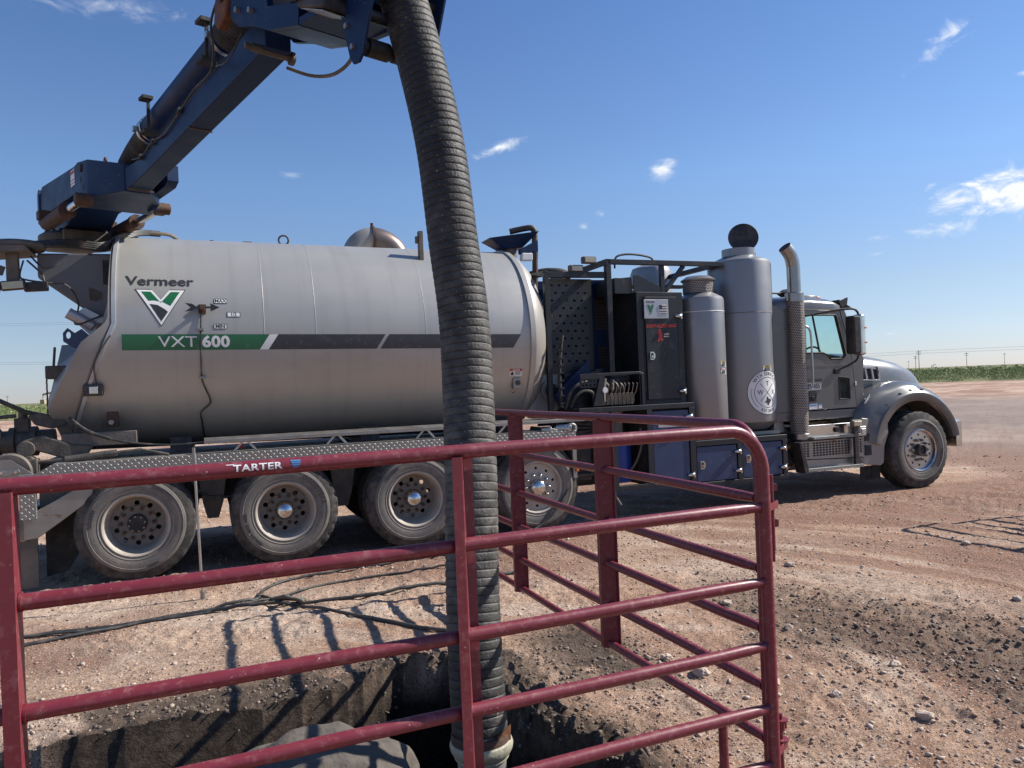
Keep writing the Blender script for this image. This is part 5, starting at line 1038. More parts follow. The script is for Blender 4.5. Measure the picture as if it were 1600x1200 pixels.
# fuel tank, steps
ft = build('step_box', MB().box(8.12, 9.02, .16, .72, .80, .985), 'chrome', truck, bevel=.01); build('fuel_tank', MB().cyl((7.95, .48, .66), (9.0, .48, .66), .30, n=36), 'alu', ft, bevel=.01)
build('box_knob', MB().cyl((8.62, .155, .90), (8.62, .13, .90), .035, n=18), 'dark', ft)
holes = [[(x, z), (x+.040, z), (x+.040, z+.022), (x, z+.022)] for x in np.arange(7.99, 9.06, .054) for z in (.57, .603, .636, .669, .702, .735) if not (8.05 < x < 8.13 or 8.80 < x < 8.88)]
sg = build('step_grille', MB().plate([(7.96, .545), (9.08, .505), (9.08, .775), (7.96, .775)], holes, .10, .106), 'steel', truck); build('grille_back', MB().box(7.97, 9.07, .15, .16, .5, .77), 'tread', sg)
build('splash_plate', MB().prism([(8.02, .53), (9.05, .49), (9.05, .40), (8.06, .36)], .11, .12), 'steel', sg)
build('upper_step', MB().box(8.10, 8.92, .02, .18, .80, .835), 'diamond', truck, bevel=.004)
ls_ = build('lower_step', MB().box(7.96, 8.92, .0, .16, .385, .425), 'diamond', truck, bevel=.004); build('step_brace', MB().prism([(7.84, .78), (7.88, .78), (7.98, .43), (7.98, .37), (7.92, .37)], .0, .18), 'dark', ls_, bevel=.004); build('step_brace', MB().prism([(8.80, .98), (8.87, .98), (8.87, .55), (8.95, .38), (8.80, .38)], .015, .055), 'dark', ls_, bevel=.004)
wl2 = build('step_lamp', MB().box(8.74, 8.93, -.01, .05, .93, 1.03), 'frame', truck, bevel=.025); build('lamp_lens', MB().box(8.765, 8.905, -.018, -.008, .945, 1.01), 'lens', wl2, bevel=.015)
build('latch_block', MB().box(8.93, 9.04, .05, .12, .80, .93).box(8.95, 9.02, .035, .05, .83, .90), 'alu', truck, bevel=.01)
build('air_tank', MB().cyl((7.70, .35, .55), (7.92, .35, .55), .13, n=24).cyl((7.75, .3, .75), (7.95, .3, .80), .05), 'dark', truck, bevel=.02)

# ------------------------------------------------------------------ boom (own axes: k outwards along the arm, l sideways, z up)
BM = Matrix.Translation((-.55, 1.25, 0)) @ Matrix.Rotation(R(-68.66), 4, 'Z')
def bb_(name, mb, m, parent, **k): return build(name, mb.xf(BM), m, parent, **k)
def krings(secs): # (k, l0, l1, z0, z1)
    return MB().rings([[(k, l0, z0), (k, l1, z0), (k, l1, z1), (k, l0, z1)] for k, l0, l1, z0, z1 in secs])
tt = bb_('turntable', MB().lathe([(.30, 3.33), (.36, 3.34), (.37, 3.37), (.37, 3.43), (.34, 3.45), (.30, 3.46)], (0, 0, 0), 'z', 40).box(-.45, .38, -.22, .22, 3.34, 3.45), 'grease', truck, bevel=.008)
bb_('slew_motor', MB().box(.05, .22, .25, .50, 3.36, 3.45).cyl((.1, .40, 3.40), (.35, .48, 3.40), .04), 'rusty', tt, bevel=.01)
m = MB()
for k in range(24): a = 2*PI*k/24; m.cyl((.30*math.cos(a), .30*math.sin(a), 3.46), (.30*math.cos(a), .30*math.sin(a), 3.48), .016, n=6)
bb_('bolt_ring', m, 'dark', tt)
tu = bb_('turret', MB().prism([(-.30, 3.47), (.45, 3.47), (.95, 3.66), (.2, 3.70), (-.22, 3.66)], -.20, .20), 'navy', truck, bevel=.008)
bb_('turret_arm', MB().prism([(-.24, 3.66), (1.50, 3.62), (1.56, 3.70), (1.56, 3.80), (1.45, 3.86), (-.15, 3.97), (-.24, 3.92)], -.29, -.20).prism([(-.24, 3.66), (1.50, 3.62), (1.56, 3.70), (1.56, 3.80), (1.45, 3.86), (-.15, 3.97), (-.24, 3.92)], .20, .29).prism([(-.24, 3.78), (1.2, 3.74), (1.2, 3.82), (-.15, 3.93), (-.24, 3.90)], -.20, .20), 'navy', tu, bevel=.006)
bb_('turret_end', MB().prism([(-.30, 3.60), (-.24, 3.58), (-.24, 3.96), (-.30, 3.90)], -.31, .31), 'blue', tu, bevel=.008)
bb_('pivot_pin', MB().cyl((1.42, -.315, 3.80), (1.42, .315, 3.80), .035, n=16), 'rusty', tu)
bb_('warning_sticker', MB().box(1.02, 1.22, -.2935, -.291, 3.71, 3.86), 'white', tu); bb_('sticker_print', MB().box(1.03, 1.21, -.2955, -.2936, 3.82, 3.85).box(1.05, 1.19, -.2955, -.2936, 3.73, 3.737).box(1.05, 1.19, -.2955, -.2936, 3.76, 3.767), 'redv', tu)
kn = bb_('knuckle', krings([(1.18, -.30, .30, 3.50, 3.87), (1.30, -.30, .30, 3.47, 3.88), (1.62, -.30, .30, 3.50, 3.83), (1.98, -.105, .105, 3.50, 3.74)]), 'navy', truck, bevel=.005)
bb_('knuckle_wing', MB().prism([(1.30, 3.56), (2.0, 3.58), (2.08, 3.62), (2.08, 3.76), (1.95, 3.78), (1.30, 3.76)], .22, .32).prism([(1.40, 3.58), (1.60, 3.58), (1.56, 3.46), (1.44, 3.46)], .25, .30), 'navy', kn, bevel=.004)
bb_('lifting_eye', MB().plate(circ(1.55, 3.86, .035, 14), [circ(1.55, 3.865, .015, 10)], -.14, -.125), 'rusty', kn)
bb_('plate_slot', MB().box(1.38, 1.41, -.303, -.300, 3.68, 3.72).box(1.46, 1.49, -.303, -.300, 3.60, 3.64), 'tread', kn)
for l0, ks, z0, z1, km, ke in ((-.34, .25, 3.50, 3.47, 1.05, 1.62), (.36, -.05, 3.52, 3.50, .75, 1.50)):
    zm = z0+(z1-z0)*(km-ks)/(ke-ks); cl = bb_('lift_cylinder', MB().cyl((ks, l0, z0), (km, l0, zm), .068, n=22).cyl((km-.06, l0, zm), (km+.01, l0, zm), .078, n=22), 'rusty', truck, bevel=.004)
    bb_('cylinder_rod', MB().cyl((km, l0, zm), (ke-.06, l0, z1), .036, n=18), 'chrome', cl); bb_('rod_end', MB().cyl((ke, l0-.07, z1), (ke, l0+.07, z1), .055, n=18).box(ke-.10, ke+.02, l0-.045, l0+.045, z1-.05, z1+.05), 'rusty', cl, bevel=.008)
    bb_('cylinder_port', MB().box(ks-.02, ks+.10, l0-.09, l0+.02, z0+.03, z0+.12), 'rusty', cl, bevel=.008)
bm_ = bb_('boom_beam', krings([(1.9, -.10, .10, 3.50, 3.70), (2.43, -.085, .085, 3.55, 3.70), (4.72, -.085, .085, 3.795, 4.02)]), 'navy', truck, bevel=.010)
bb_('beam_weld', MB().box(3.43, 3.45, -.088, .088, 3.652, 3.66).box(2.05, 2.07, -.105, .105, 3.498, 3.506), 'rusty', bm_)
bb_('boom_tube', MB().cyl((2.28, .02, 3.95), (3.98, .02, 4.17), .098, n=32), 'navy', bm_)
def bellows(path, r_, pitch, name, m, par, f=bb_, n=28, dep=.07, **kw):
    P = smooth_path(path, 12); L_ = [0]
    for i in range(1, len(P)): L_.append(L_[-1]+(P[i]-P[i-1]).length)
    tot = L_[-1]; nr = int(tot/pitch); prof = [(0, .35), (.10, .9), (.22, 1), (.5, 1), (.78, .97), (.92, .8)]
    pts, rs = [], []
    for i in range(nr):
        for u, q in prof:
            d = (i+u)*pitch; j = int(np.searchsorted(L_, d)); j = max(1, min(len(P)-1, j)); t = (d-L_[j-1])/max(1e-9, L_[j]-L_[j-1]); pts.append(P[j-1].lerp(P[j], t)); rs.append(r_*(1-dep*(1-q)))
    return f(name, MB().tube(pts, rs, n), m, par, ang=60, **kw)
bellows([(1.72, .02, 3.80), (1.95, .02, 3.87), (2.32, .02, 3.95)], .098, .030, 'boom_hose', 'tread', bm_, n=28)
bellows([(3.95, .02, 4.165), (4.2, .02, 4.19), (4.5, .02, 4.22), (4.85, .02, 4.26)], .115, .034, 'boom_hose', 'tread', bm_)
for k in (2.30, 3.90):
    z = 3.95+.1294*(k-2.28); bb_('hose_clamp', MB().lathe([(.108, k-.02), (.112, k-.015), (.112, k+.015), (.108, k+.02)], (0, .02, z), 'x', 28, caps=False).lathe([(.106, k+.05), (.110, k+.055), (.110, k+.07), (.106, k+.075)], (0, .02, z+.007), 'x', 28, caps=False).box(k-.02, k+.02, -.12, -.09, z-.02, z+.02), 'alu', bm_)
for k in (2.62, 3.85):
    z = 3.95+.1294*(k-2.28); bb_('tube_bracket', MB().bar((k, -.10, z-.16), (k+.03, -.10, z+.11), .02, .02).box(k-.05, k+.06, -.15, -.07, z+.10, z+.125).box(k-.06, k+.06, -.15, -.04, z-.17, z-.145), 'tread', bm_)
bb_('beam_cable', MB().tube(smooth_path([(2.2, -.10, 3.72), (2.45, -.10, 3.69), (2.7, -.098, 3.74), (3.0, -.098, 3.73), (3.3, -.098, 3.80), (3.6, -.096, 3.88), (3.9, -.10, 3.90), (4.05, -.13, 3.98), (4.1, -.16, 4.15), (4.2, -.14, 4.3)]), .008, 8).tube(smooth_path([(4.0, -.10, 3.99), (4.15, -.14, 3.86), (4.35, -.15, 3.84), (4.5, -.13, 3.95)]), .006, 6), 'cable', bm_)
m = MB()
for k, z in ((2.42, 3.69), (2.72, 3.735), (3.32, 3.81), (3.98, 3.93)): m.box(k-.02, k+.02, -.115, -.088, z-.02, z+.02)
bb_('cable_clamp', m, 'tread', bm_)
hb = bb_('winch_block', MB().prism([(4.28, 4.06), (4.34, 4.00), (4.46, 4.05), (4.56, 4.30), (4.52, 4.40), (4.40, 4.38), (4.32, 4.22)], -.22, -.15), 'orange', bm_, bevel=.015)
bb_('winch_sheave', MB().lathe([(.02, -.232), (.06, -.232), (.06, -.222), (.02, -.222)], (4.43, 0, 4.2), 'y', 20), 'dark', hb)
hh_ = bb_('boom_head', MB().prism([(4.50, 4.02), (4.60, 3.93), (4.80, 3.86), (5.0, 3.76), (5.35, 3.66), (5.36, 3.78), (5.0, 3.9), (4.9, 4.4), (4.5, 4.4)], -.20, -.16).prism([(4.50, 4.02), (4.60, 3.93), (4.80, 3.86), (5.0, 3.76), (5.35, 3.66), (5.36, 3.78), (5.0, 3.9), (4.9, 4.4), (4.5, 4.4)], .16, .20).prism([(4.80, 3.86), (5.0, 3.76), (5.35, 3.66), (5.36, 3.69), (5.0, 3.79), (4.80, 3.89)], -.16, .16).box(4.5, 6.1, -.16, .16, 4.28, 4.32).prism([(5.36, 3.66), (5.80, 3.62), (5.80, 3.66), (5.36, 3.70)], -.20, .20).prism([(5.36, 3.66), (5.80, 3.60), (5.90, 4.4), (5.3, 4.4)], .17, .21), 'navy', truck, bevel=.004)
m = MB()
for k, z in ((4.62, 4.02), (4.70, 4.12), (4.80, 3.95), (4.66, 4.22)): m.cyl((k, -.20, z), (k, -.225, z), .018, n=8)
bb_('bolt', m, 'steel', hh_)
bb_('hinge_pin', MB().cyl((4.66, -.15, 3.80), (4.66, .10, 3.80), .026, n=16).cyl((4.66, -.19, 3.80), (4.66, -.15, 3.80), .018, n=10).prism(circ(4.67, 3.79, .042, 14), .10, .12), 'grease', hh_)
bb_('dark_fitting', MB().box(5.0, 5.3, -.17, .12, 3.84, 4.0).cyl((5.12, -.18, 3.93), (5.12, -.22, 3.93), .03), 'dark', hh_, bevel=.01)
fl = bb_('flood_lamp', krings([(5.52, -.30, -.10, 3.66, 3.90), (5.78, -.30, -.10, 3.56, 3.90)]), 'dark', hh_, bevel=.015); bb_('lamp_lens', krings([(5.55, -.285, -.115, 3.645, 3.65), (5.76, -.285, -.115, 3.555, 3.56)]), 'lens', fl)
m = MB()
for k in range(10): m.box(5.53+.025*k, 5.54+.025*k, -.315, -.30, 3.68, 3.88)
bb_('cooling_fins', m, 'dark', fl)
HP = [(5.66, 4.4), (5.68, 3.75), (5.80, 3.34), (5.83, 3.30), (5.88, 3.295), (5.92, 3.33), (6.14, 3.85), (6.2, 4.4)]
hp_ = bb_('hose_guide_plate', MB().prism(HP, -.17, -.155).prism(HP, .235, .25), 'navy', hh_, bevel=.003)
m = MB()
for k, z in ((5.79, 3.50), (5.84, 3.38), (5.70, 3.80)): m.cyl((k, -.17, z), (k, -.185, z), .014, n=8)
bb_('bolt', m, 'steel', hp_)
bb_('guide_roller', MB().cyl((5.88, -.155, 3.38), (5.88, .235, 3.38), .028, n=16).cyl((5.88, -.12, 3.38), (5.88, .0, 3.38), .045, n=18).cyl((5.88, .03, 3.38), (5.88, .2, 3.38), .040, n=18), 'dark', hp_)
bb_('guide_roller', MB().cyl((5.92, -.155, 3.52), (5.92, .235, 3.52), .03, n=16), 'black', hp_); bb_('guide_roller', MB().cyl((5.96, -.155, 3.64), (5.96, .235, 3.64), .03, n=16), 'black', hp_)
bb_('loop_hose', MB().tube(smooth_path([(4.55, .14, 3.78), (4.75, .20, 3.68), (4.98, .22, 3.62), (5.18, .22, 3.64), (5.30, .18, 3.72), (5.36, .12, 3.82)]), .011, 10), 'frame', hh_)

# ------------------------------------------------------------------ suction hose hanging from the boom head, pipe in the pit
HPATH = [(-1.45, 4.83, 4.27), (-1.2, 4.56, 4.33), (-.92, 4.27, 4.31), (-.70, 4.05, 4.14), (-.55, 3.92, 3.90), (-.467, 3.85, 3.642), (-.37, 3.78, 3.235), (-.298, 3.72, 2.846), (-.252, 3.65, 2.394), (-.214, 3.60, 2.038), (-.204, 3.55, 1.708), (-.201, 3.45, 1.277), (-.208, 3.38, .864), (-.206, 3.32, .603), (-.198, 3.27, .347), (-.193, 3.25, .20)]
hs_ = bellows(HPATH, .1185, .0372, 'suction_hose', 'hose', None, f=lambda n_, mb, m, p, **k: build(n_, mb, m, p, **k), n=44, dep=.055)
thing(hs_, 'thick black ribbed suction hose hanging from the boom tip down into the pipe collar', 'hose')
PX, PY = -.190, 3.25
sp_ = build('suction_pipe', MB().lathe([(.103, -1.5), (.103, .145), (.112, .16), (.112, .175)], (PX, PY, 0), 'z', 48, caps=False), 'pipe', None)
thing(sp_, 'grey steel suction pipe with a cream collar standing in the dark pit', 'pipe')
build('pipe_collar', MB().lathe([(.112, .145), (.122, .155), (.132, .175), (.135, .192), (.130, .206), (.120, .212), (.116, .205), (.116, .14)], (PX, PY, 0), 'z', 48, caps=False), 'collar', sp_)
build('hose_band', MB().lathe([(.121, .19), (.124, .20), (.124, .235), (.121, .245)], (PX-.003, PY, 0), 'z', 40, caps=False), 'rusty', sp_)
build('band_flap', MB().add([(PX+.072, PY-.095, .20), (PX+.125, PY-.02, .20), (PX+.128, PY-.02, .275), (PX+.072, PY-.10, .26)], [(0, 1, 2, 3)]), 'orange', sp_)

# ------------------------------------------------------------------ maroon livestock panels
ZR = [1.506, 1.231, .966, .740, .520, .321]
def panel(name, P, dr, length, stays, lab, far_bend=True, lug_side=1):
    d = Vector((dr[0], dr[1], 0)).normalized(); r_ = .0225; root = empty(name, (P[0], P[1], 0), math.atan2(d.y, d.x)); L_ = length
    def bend(x0, x1, z0, z1): return [(x0+(x1-x0)*(1-math.cos(a)), 0, z0+(z1-z0)*math.sin(a)) for a in np.linspace(0, PI/2, 9)]
    br_ = .15; top = [(0, 0, .10), (0, 0, .6), (0, 0, ZR[0]-br_)]+[(br_*(1-math.cos(a)), 0, ZR[0]-br_+br_*math.sin(a)) for a in np.linspace(.12, PI/2, 10)]
    nseg = 14; top += [(br_+(L_-2*br_)*i/nseg, 0, ZR[0]+.0015*math.sin(i*.6)) for i in range(1, nseg)]
    top += [(L_-br_+br_*math.sin(a), 0, ZR[0]-br_+br_*math.cos(a)) for a in np.linspace(0, PI/2-.12, 10)]+[(L_, 0, ZR[0]-br_), (L_, 0, .6), (L_, 0, .10)]
    fr_ = build('frame_tube', MB().tube(top, .0215, 20), 'red', root, ang=60)
    for i, z in enumerate(ZR[1:]):
        path = [(.004, 0, z)]+[(L_*k/16, .0015*math.sin(k*.7+i), z+.0022*math.sin(k*.55+i*2)*(k not in (0, 16))) for k in range(1, 16)]+[(L_-.004, 0, z)]
        build('rail', MB().tube([path[0], (.05, 0, z), (.11, 0, z)]+path[1:-1]+[(L_-.11, 0, z), (L_-.05, 0, z), path[-1]], [.0155, .0175, .0200]+[.0205]*15+[.0200, .0175, .0155], 18), 'red', root, ang=60)
    wb = MB()
    for s0 in stays:
        for z in ZR[1:]:
            for q in (-.009, .006): wb.tube([(s0+q, 0, z), (s0+q+.006, 0, z)], [.0245, .0235], 14)
    for z in ZR[1:]:
        for q in (.018, L_-.024): wb.tube([(q, 0, z), (q+.006, 0, z)], [.0215, .019], 12)
    wo = build('weld_beads', wb, 'red', root); wo['kind'] = 'stuff'
    for s0 in stays:
        st_ = MB().prism([(s0+.034, .037), (s0, .037), (s0-.003, -.036), (s0+.030, -.036), (s0+.030, -.033), (s0, -.033), (s0+.003, .034), (s0+.034, .034)], .30, ZR[0]-.012, 'xy') if s0 > 2 and length < 3.5 else MB().prism([(s0+.028, .037), (s0, .037), (s0-.030, -.033), (s0-.060, -.033), (s0-.060, -.036), (s0-.034, -.036), (s0-.003, .034), (s0+.028, .034)], .30, ZR[0]-.012, 'xy')
        build('stay', st_, 'red', root, ang=30)
    if length > 3.5:
        for s0 in (.286, L_-.286): build('foot', MB().tube([(s0, 0, ZR[5]), (s0, 0, .14), (s0, 0, .10), (s0, 0, .085), (s0, 0, .07), (s0, 0, -.01)], [.019, .019, .020, .024, .021, .021], 14), 'red', root, ang=60)
    else:
      for s0 in (.75, L_-.55):
        build('foot', MB().tube([(s0-.06, 0, ZR[5]), (s0-.055, 0, .12), (s0-.03, 0, .05), (s0, 0, .03), (s0+.03, 0, .05), (s0+.055, 0, .12), (s0+.06, 0, ZR[5])], .019, 14), 'red', root, ang=60)
    thing(root, lab, 'metal panel', 'maroon livestock panels round the pit')
    return root
P1 = panel('livestock_panel', (.874, 2.72), (-.9165, -.400), 3.42, (1.14, 2.25), 'dusty maroon tube panel nearest the viewer, running left in front of the black hose')
P2 = panel('livestock_panel', (.915, 2.897), (-.3685, .9296), 3.66, (1.235, 2.47), 'maroon tube panel running away from the corner behind the hose towards the truck')
P3 = panel('livestock_panel', (5.80, 8.62), (.45, -.893), 3.66, (1.235, 2.47), 'separate maroon tube panel standing alone at the far right beyond the truck nose')
# lettering on the near top rail
def on_rail(s0, a0, v, f, off):   # wraps on the near side of the top rail; panel x axis runs to the left seen from the viewer
    r_ = .0215+off; return MB().add([(s0-x, r_*math.cos(a0+y/.0215), ZR[0]+r_*math.sin(a0+y/.0215)) for x, y, _ in v], f)
top_ = [c for c in P1.children if c.name.startswith('frame_tube')][0]
vs, fs = text_poly('TARTER', .025, bold=.0006, sx=1.32, cut=.004, spacing=1.05); build('lettering', on_rail(1.70, .12, vs, fs, .0006), 'white', top_, flip=False)
def rq(x0, x1, y0, y1, n=4): return [((x0 if i % 2 == 0 else x1), y0+(y1-y0)*(i//2)/n, 0) for i in range(2*(n+1))], [(2*i, 2*i+1, 2*i+3, 2*i+2) for i in range(n)]
m = MB()
m.join(on_rail(1.70, .12, *rq(-.078, -.058, .0105, .0125, 1), .0006))
build('lettering', m, 'white', top_, flip=False); m = MB()
for k in range(4): m.join(on_rail(1.70, .12, *rq(.084+.002*k, .110-.001*k-.004*(k == 3), .0085-.0055*k, .0125-.0055*k, 2), .0006))
build('rail_logo', m, 'bluev', top_, flip=False)
# drop-pin hardware at the corner
def lugs(par, zs, q, gap=.014):
    v = Vector((q[0], q[1], 0)); u = v.normalized(); n_ = Vector((-u.y, u.x, 0))*gap
    for z in zs:
        o_ = Vector((0, 0, z)); build('hinge_lug', MB().bar(u*.018+n_+o_, v*1.25+n_+o_, .004, .026).bar(u*.018-n_+o_, v*1.25-n_+o_, .004, .026).bar(v*1.25-n_*1.1+o_, v*1.25+n_*1.1+o_, .004, .026), 'red', par)
lugs(P1, (1.227, .36), (-.070, -.039)); lugs(P2, (1.285, 1.155, .42), (-.078, .014))
px_, py_ = -.070, -.039
build('drop_pin', MB().cyl((px_, py_, 1.06), (px_, py_, 1.335), .0075, n=10).cyl((px_, py_, 1.02), (px_, py_, 1.06), .005, n=8), 'red', P1)
build('drop_pin', MB().cyl((px_, py_, .16), (px_, py_, .47), .0075, n=10).cyl((px_, py_, .445), (px_, py_, .451), .026, n=18).cyl((px_, py_, .41), (px_, py_, .445), .014, n=12).cyl((px_, py_, .374), (px_, py_, .380), .026, n=18), 'red', P1)
lugs(P3, (1.25,), (-.03, .04))

# ------------------------------------------------------------------ ground things
def gz(x, y):
    h, *_ = ground_fields(np.array([x], float), np.array([y], float)); return float(h[0])
def ground_line(name, pts, r_, m, lab, cat, lift=0.0, group=None, n=10):
    P = smooth_path([(x, y, 0) for x, y in pts], 8); X = np.array([p.x for p in P]); Y = np.array([p.y for p in P]); h, *_ = ground_fields(X, Y)
    hs = np.array([max(h[max(0, i-2):i+3]) for i in range(len(P))]); o = build(name, MB().tube([(p.x, p.y, float(z)+r_*.8+lift) for p, z in zip(P, hs)], r_, n), m, None, ang=60)
    return thing(o, lab, cat, group)
G = 'cables and hoses on the dirt'
ground_line('air_hose', [(-4.3, 5.05), (-3.61, 5.52), (-2.8, 5.93), (-2.45, 6.15), (-2.19, 6.36), (-2.23, 6.62), (-2.12, 6.95), (-1.77, 7.18), (-1.26, 7.42), (-.77, 7.62), (-.2, 7.9)], .013, 'cable', 'black hose making the wide open loop between the panel and the truck wheels', 'hose', 0, G)
ground_line('air_hose', [(-4.3, 4.9), (-3.48, 5.36), (-2.98, 5.80), (-2.6, 6.04), (-2.05, 6.14), (-1.55, 6.24), (-1.13, 6.37), (-.64, 6.56), (0, 6.8)], .014, 'cable', 'black hose lying nearest the panel, running straight under the hanging hose', 'hose', 0, G)
ground_line('air_hose', [(-4.2, 5.28), (-3.4, 5.62), (-2.9, 5.86), (-2.4, 6.10), (-2.0, 6.45), (-1.7, 6.75), (-1.2, 7.0), (-.8, 7.1), (-.3, 7.3)], .010, 'cable', 'thin black hose crossing inside the loop of the thicker one', 'hose', 0, G)
ground_line('rope', [(-2.24, 6.55), (-2.0, 6.32), (-1.82, 6.17), (-1.55, 6.0), (-1.22, 5.75), (-.95, 5.55), (-.69, 5.36), (-.35, 5.2)], .013, 'grease', 'dusty grey rope lying from the knot towards the hanging hose', 'rope', 0, G)
kn_ = MB(); rg = random.Random(3)
for k in range(4):
    kn_.tube(smooth_path([(-1.98+.03*k, 6.20+.02*k, .05), (-1.85, 6.13-.03*k, .075+.01*k), (-1.72, 6.08+.02*k, .05), (-1.82, 6.20, .035), (-1.98+.03*k, 6.24, .04)]), .013, 8)
kn_.v = [(x, y, z+gz(-1.85, 6.15)) for x, y, z in kn_.v]
thing(build('rope_knot', kn_, 'grease', None, ang=60), 'muddy knot of rope lying where the black hoses cross', 'rope')
zr = gz(-2.69, 6.52)
rod = thing(build('steel_rod', MB().cyl((-2.69, 6.52, zr-.05), (-2.71, 6.50, 1.22), .011, n=12), 'alu', None), 'thin bare steel rod standing upright beside the second truck wheel', 'rod')
build('rod_ferrule', MB().cyl((-2.69, 6.52, zr), (-2.69, 6.52, zr+.07), .020, n=12).cyl((-2.705, 6.50, 1.10), (-2.71, 6.50, 1.22), .018, n=12).cyl((-2.71, 6.50, 1.22), (-2.71, 6.50, 1.27), .013, n=12), 'steel', rod)
# muddy concrete lump in the pit
def lump(name, c, rad, m, seed, sub=5, lab='', cat='concrete lump', amp=.25, sq=2.0):
    bm = bmesh.new(); bmesh.ops.create_icosphere(bm, subdivisions=sub, radius=1); rg = random.Random(seed); off = Vector((rg.random()*9, rg.random()*9, rg.random()*9))
    from mathutils import noise as mn
    for v in bm.verts:
        p = v.co.copy(); e = (abs(p.x)**sq+abs(p.y)**sq+abs(p.z)**sq)**(-1/sq); p *= e
        d = 1+amp*(mn.fractal(p*1.3+off, 1.0, 2.0, 3))+.05*amp*mn.fractal(p*7+off, 1, 2, 3)
        v.co = Vector((p.x*rad[0]*d, p.y*rad[1]*d, p.z*rad[2]*d))
    me = bpy.data.meshes.new(name); bm.to_mesh(me); bm.free(); me.materials.append(MT[m])
    for p in me.polygons: p.use_smooth = sub > 3
    o = bpy.data.objects.new(name, me); COL.objects.link(o); o.location = c; o.rotation_euler = (0, 0, seed)
    if lab: thing(o, lab, cat)
    return o
lump('concrete_lump', (-1.02, 3.72, -.47), (.50, .36, .46), 'concrete', 3, 6, 'rounded grey mud-coated concrete lump inside the pit left of the pipe', amp=.13, sq=3.0).rotation_euler = (0, 0, .35)
rocks = [(1.01, 4.38, .042, 'pale rounded stone below the near panel by its right end'), (.86, 4.62, .03, 'pale stone just left of the rounded one under the side panel'), (1.35, 4.15, .028, 'small grey stone right of the rounded one under the side panel'),
         (1.62, 4.0, .03, 'pale stone lying against the corner post of the panels'), (2.38, 6.76, .034, 'pale stone on open dirt beyond the corner post'), (2.1, 4.35, .028, 'white chalky stone on dark soil right of the corner post'),
         (3.2, 4.9, .03, 'pale stone on the open dirt towards the right edge'), (2.75, 4.1, .026, 'grey stone at the lower right in trampled soil'), (1.5, 5.6, .03, 'flat stone on the tan dirt behind the side panel'),
         (3.55, 5.5, .028, 'pale flat stone far right on tan dirt'), (1.95, 3.75, .034, 'pale stone beside the bottom hinge pin'), (4.3, 7.4, .035, 'lone stone between the truck shadow and the fence shadow'), (1.75, 5.05, .026, 'small pale stone mid way between corner post and truck')]
for i, (x, y, r_, lab) in enumerate(rocks):
    lump('stone', (x, y, gz(x, y)+r_*.3), (r_*1.25, r_, r_*.72), 'stone', i+5, 3, lab, 'stone', .35)

# ------------------------------------------------------------------ scrub beyond the pad, poles, pump jacks
def leafmat(name, c1, c2):
    m = bpy.data.materials.new(name); m.use_nodes = True; t = m.node_tree; b = t.nodes['Principled BSDF']; b.inputs['Roughness'].default_value = .75; b.inputs['Specular IOR Level'].default_value = .2
    oi = t.nodes.new('ShaderNodeNewGeometry'); n = t.nodes.new('ShaderNodeTexNoise'); n.inputs['Scale'].default_value = .9; n.inputs['Detail'].default_value = 4; t.links.new(oi.outputs['Position'], n.inputs['Vector'])
    mx = t.nodes.new('ShaderNodeMix'); mx.data_type = 'RGBA'; mr = t.nodes.new('ShaderNodeMapRange'); mr.inputs[1].default_value = .38; mr.inputs[2].default_value = .62; t.links.new(n.outputs[0], mr.inputs[0]); t.links.new(mr.outputs[0], mx.inputs['Factor']); mx.inputs['A'].default_value = c1+(1,); mx.inputs['B'].default_value = c2+(1,)
    m2 = t.nodes.new('ShaderNodeMix'); m2.data_type = 'RGBA'; t.links.new(oi.outputs['Random Per Island'], m2.inputs['Factor']); t.links.new(mx.outputs['Result'], m2.inputs['A']); m2.inputs['B'].default_value = (.26, .28, .14, 1)
    t.links.new(m2.outputs['Result'], b.inputs['Base Color']); return m
MT['leaf'] = leafmat('scrub_leaves', (.12, .18, .055), (.21, .27, .10))
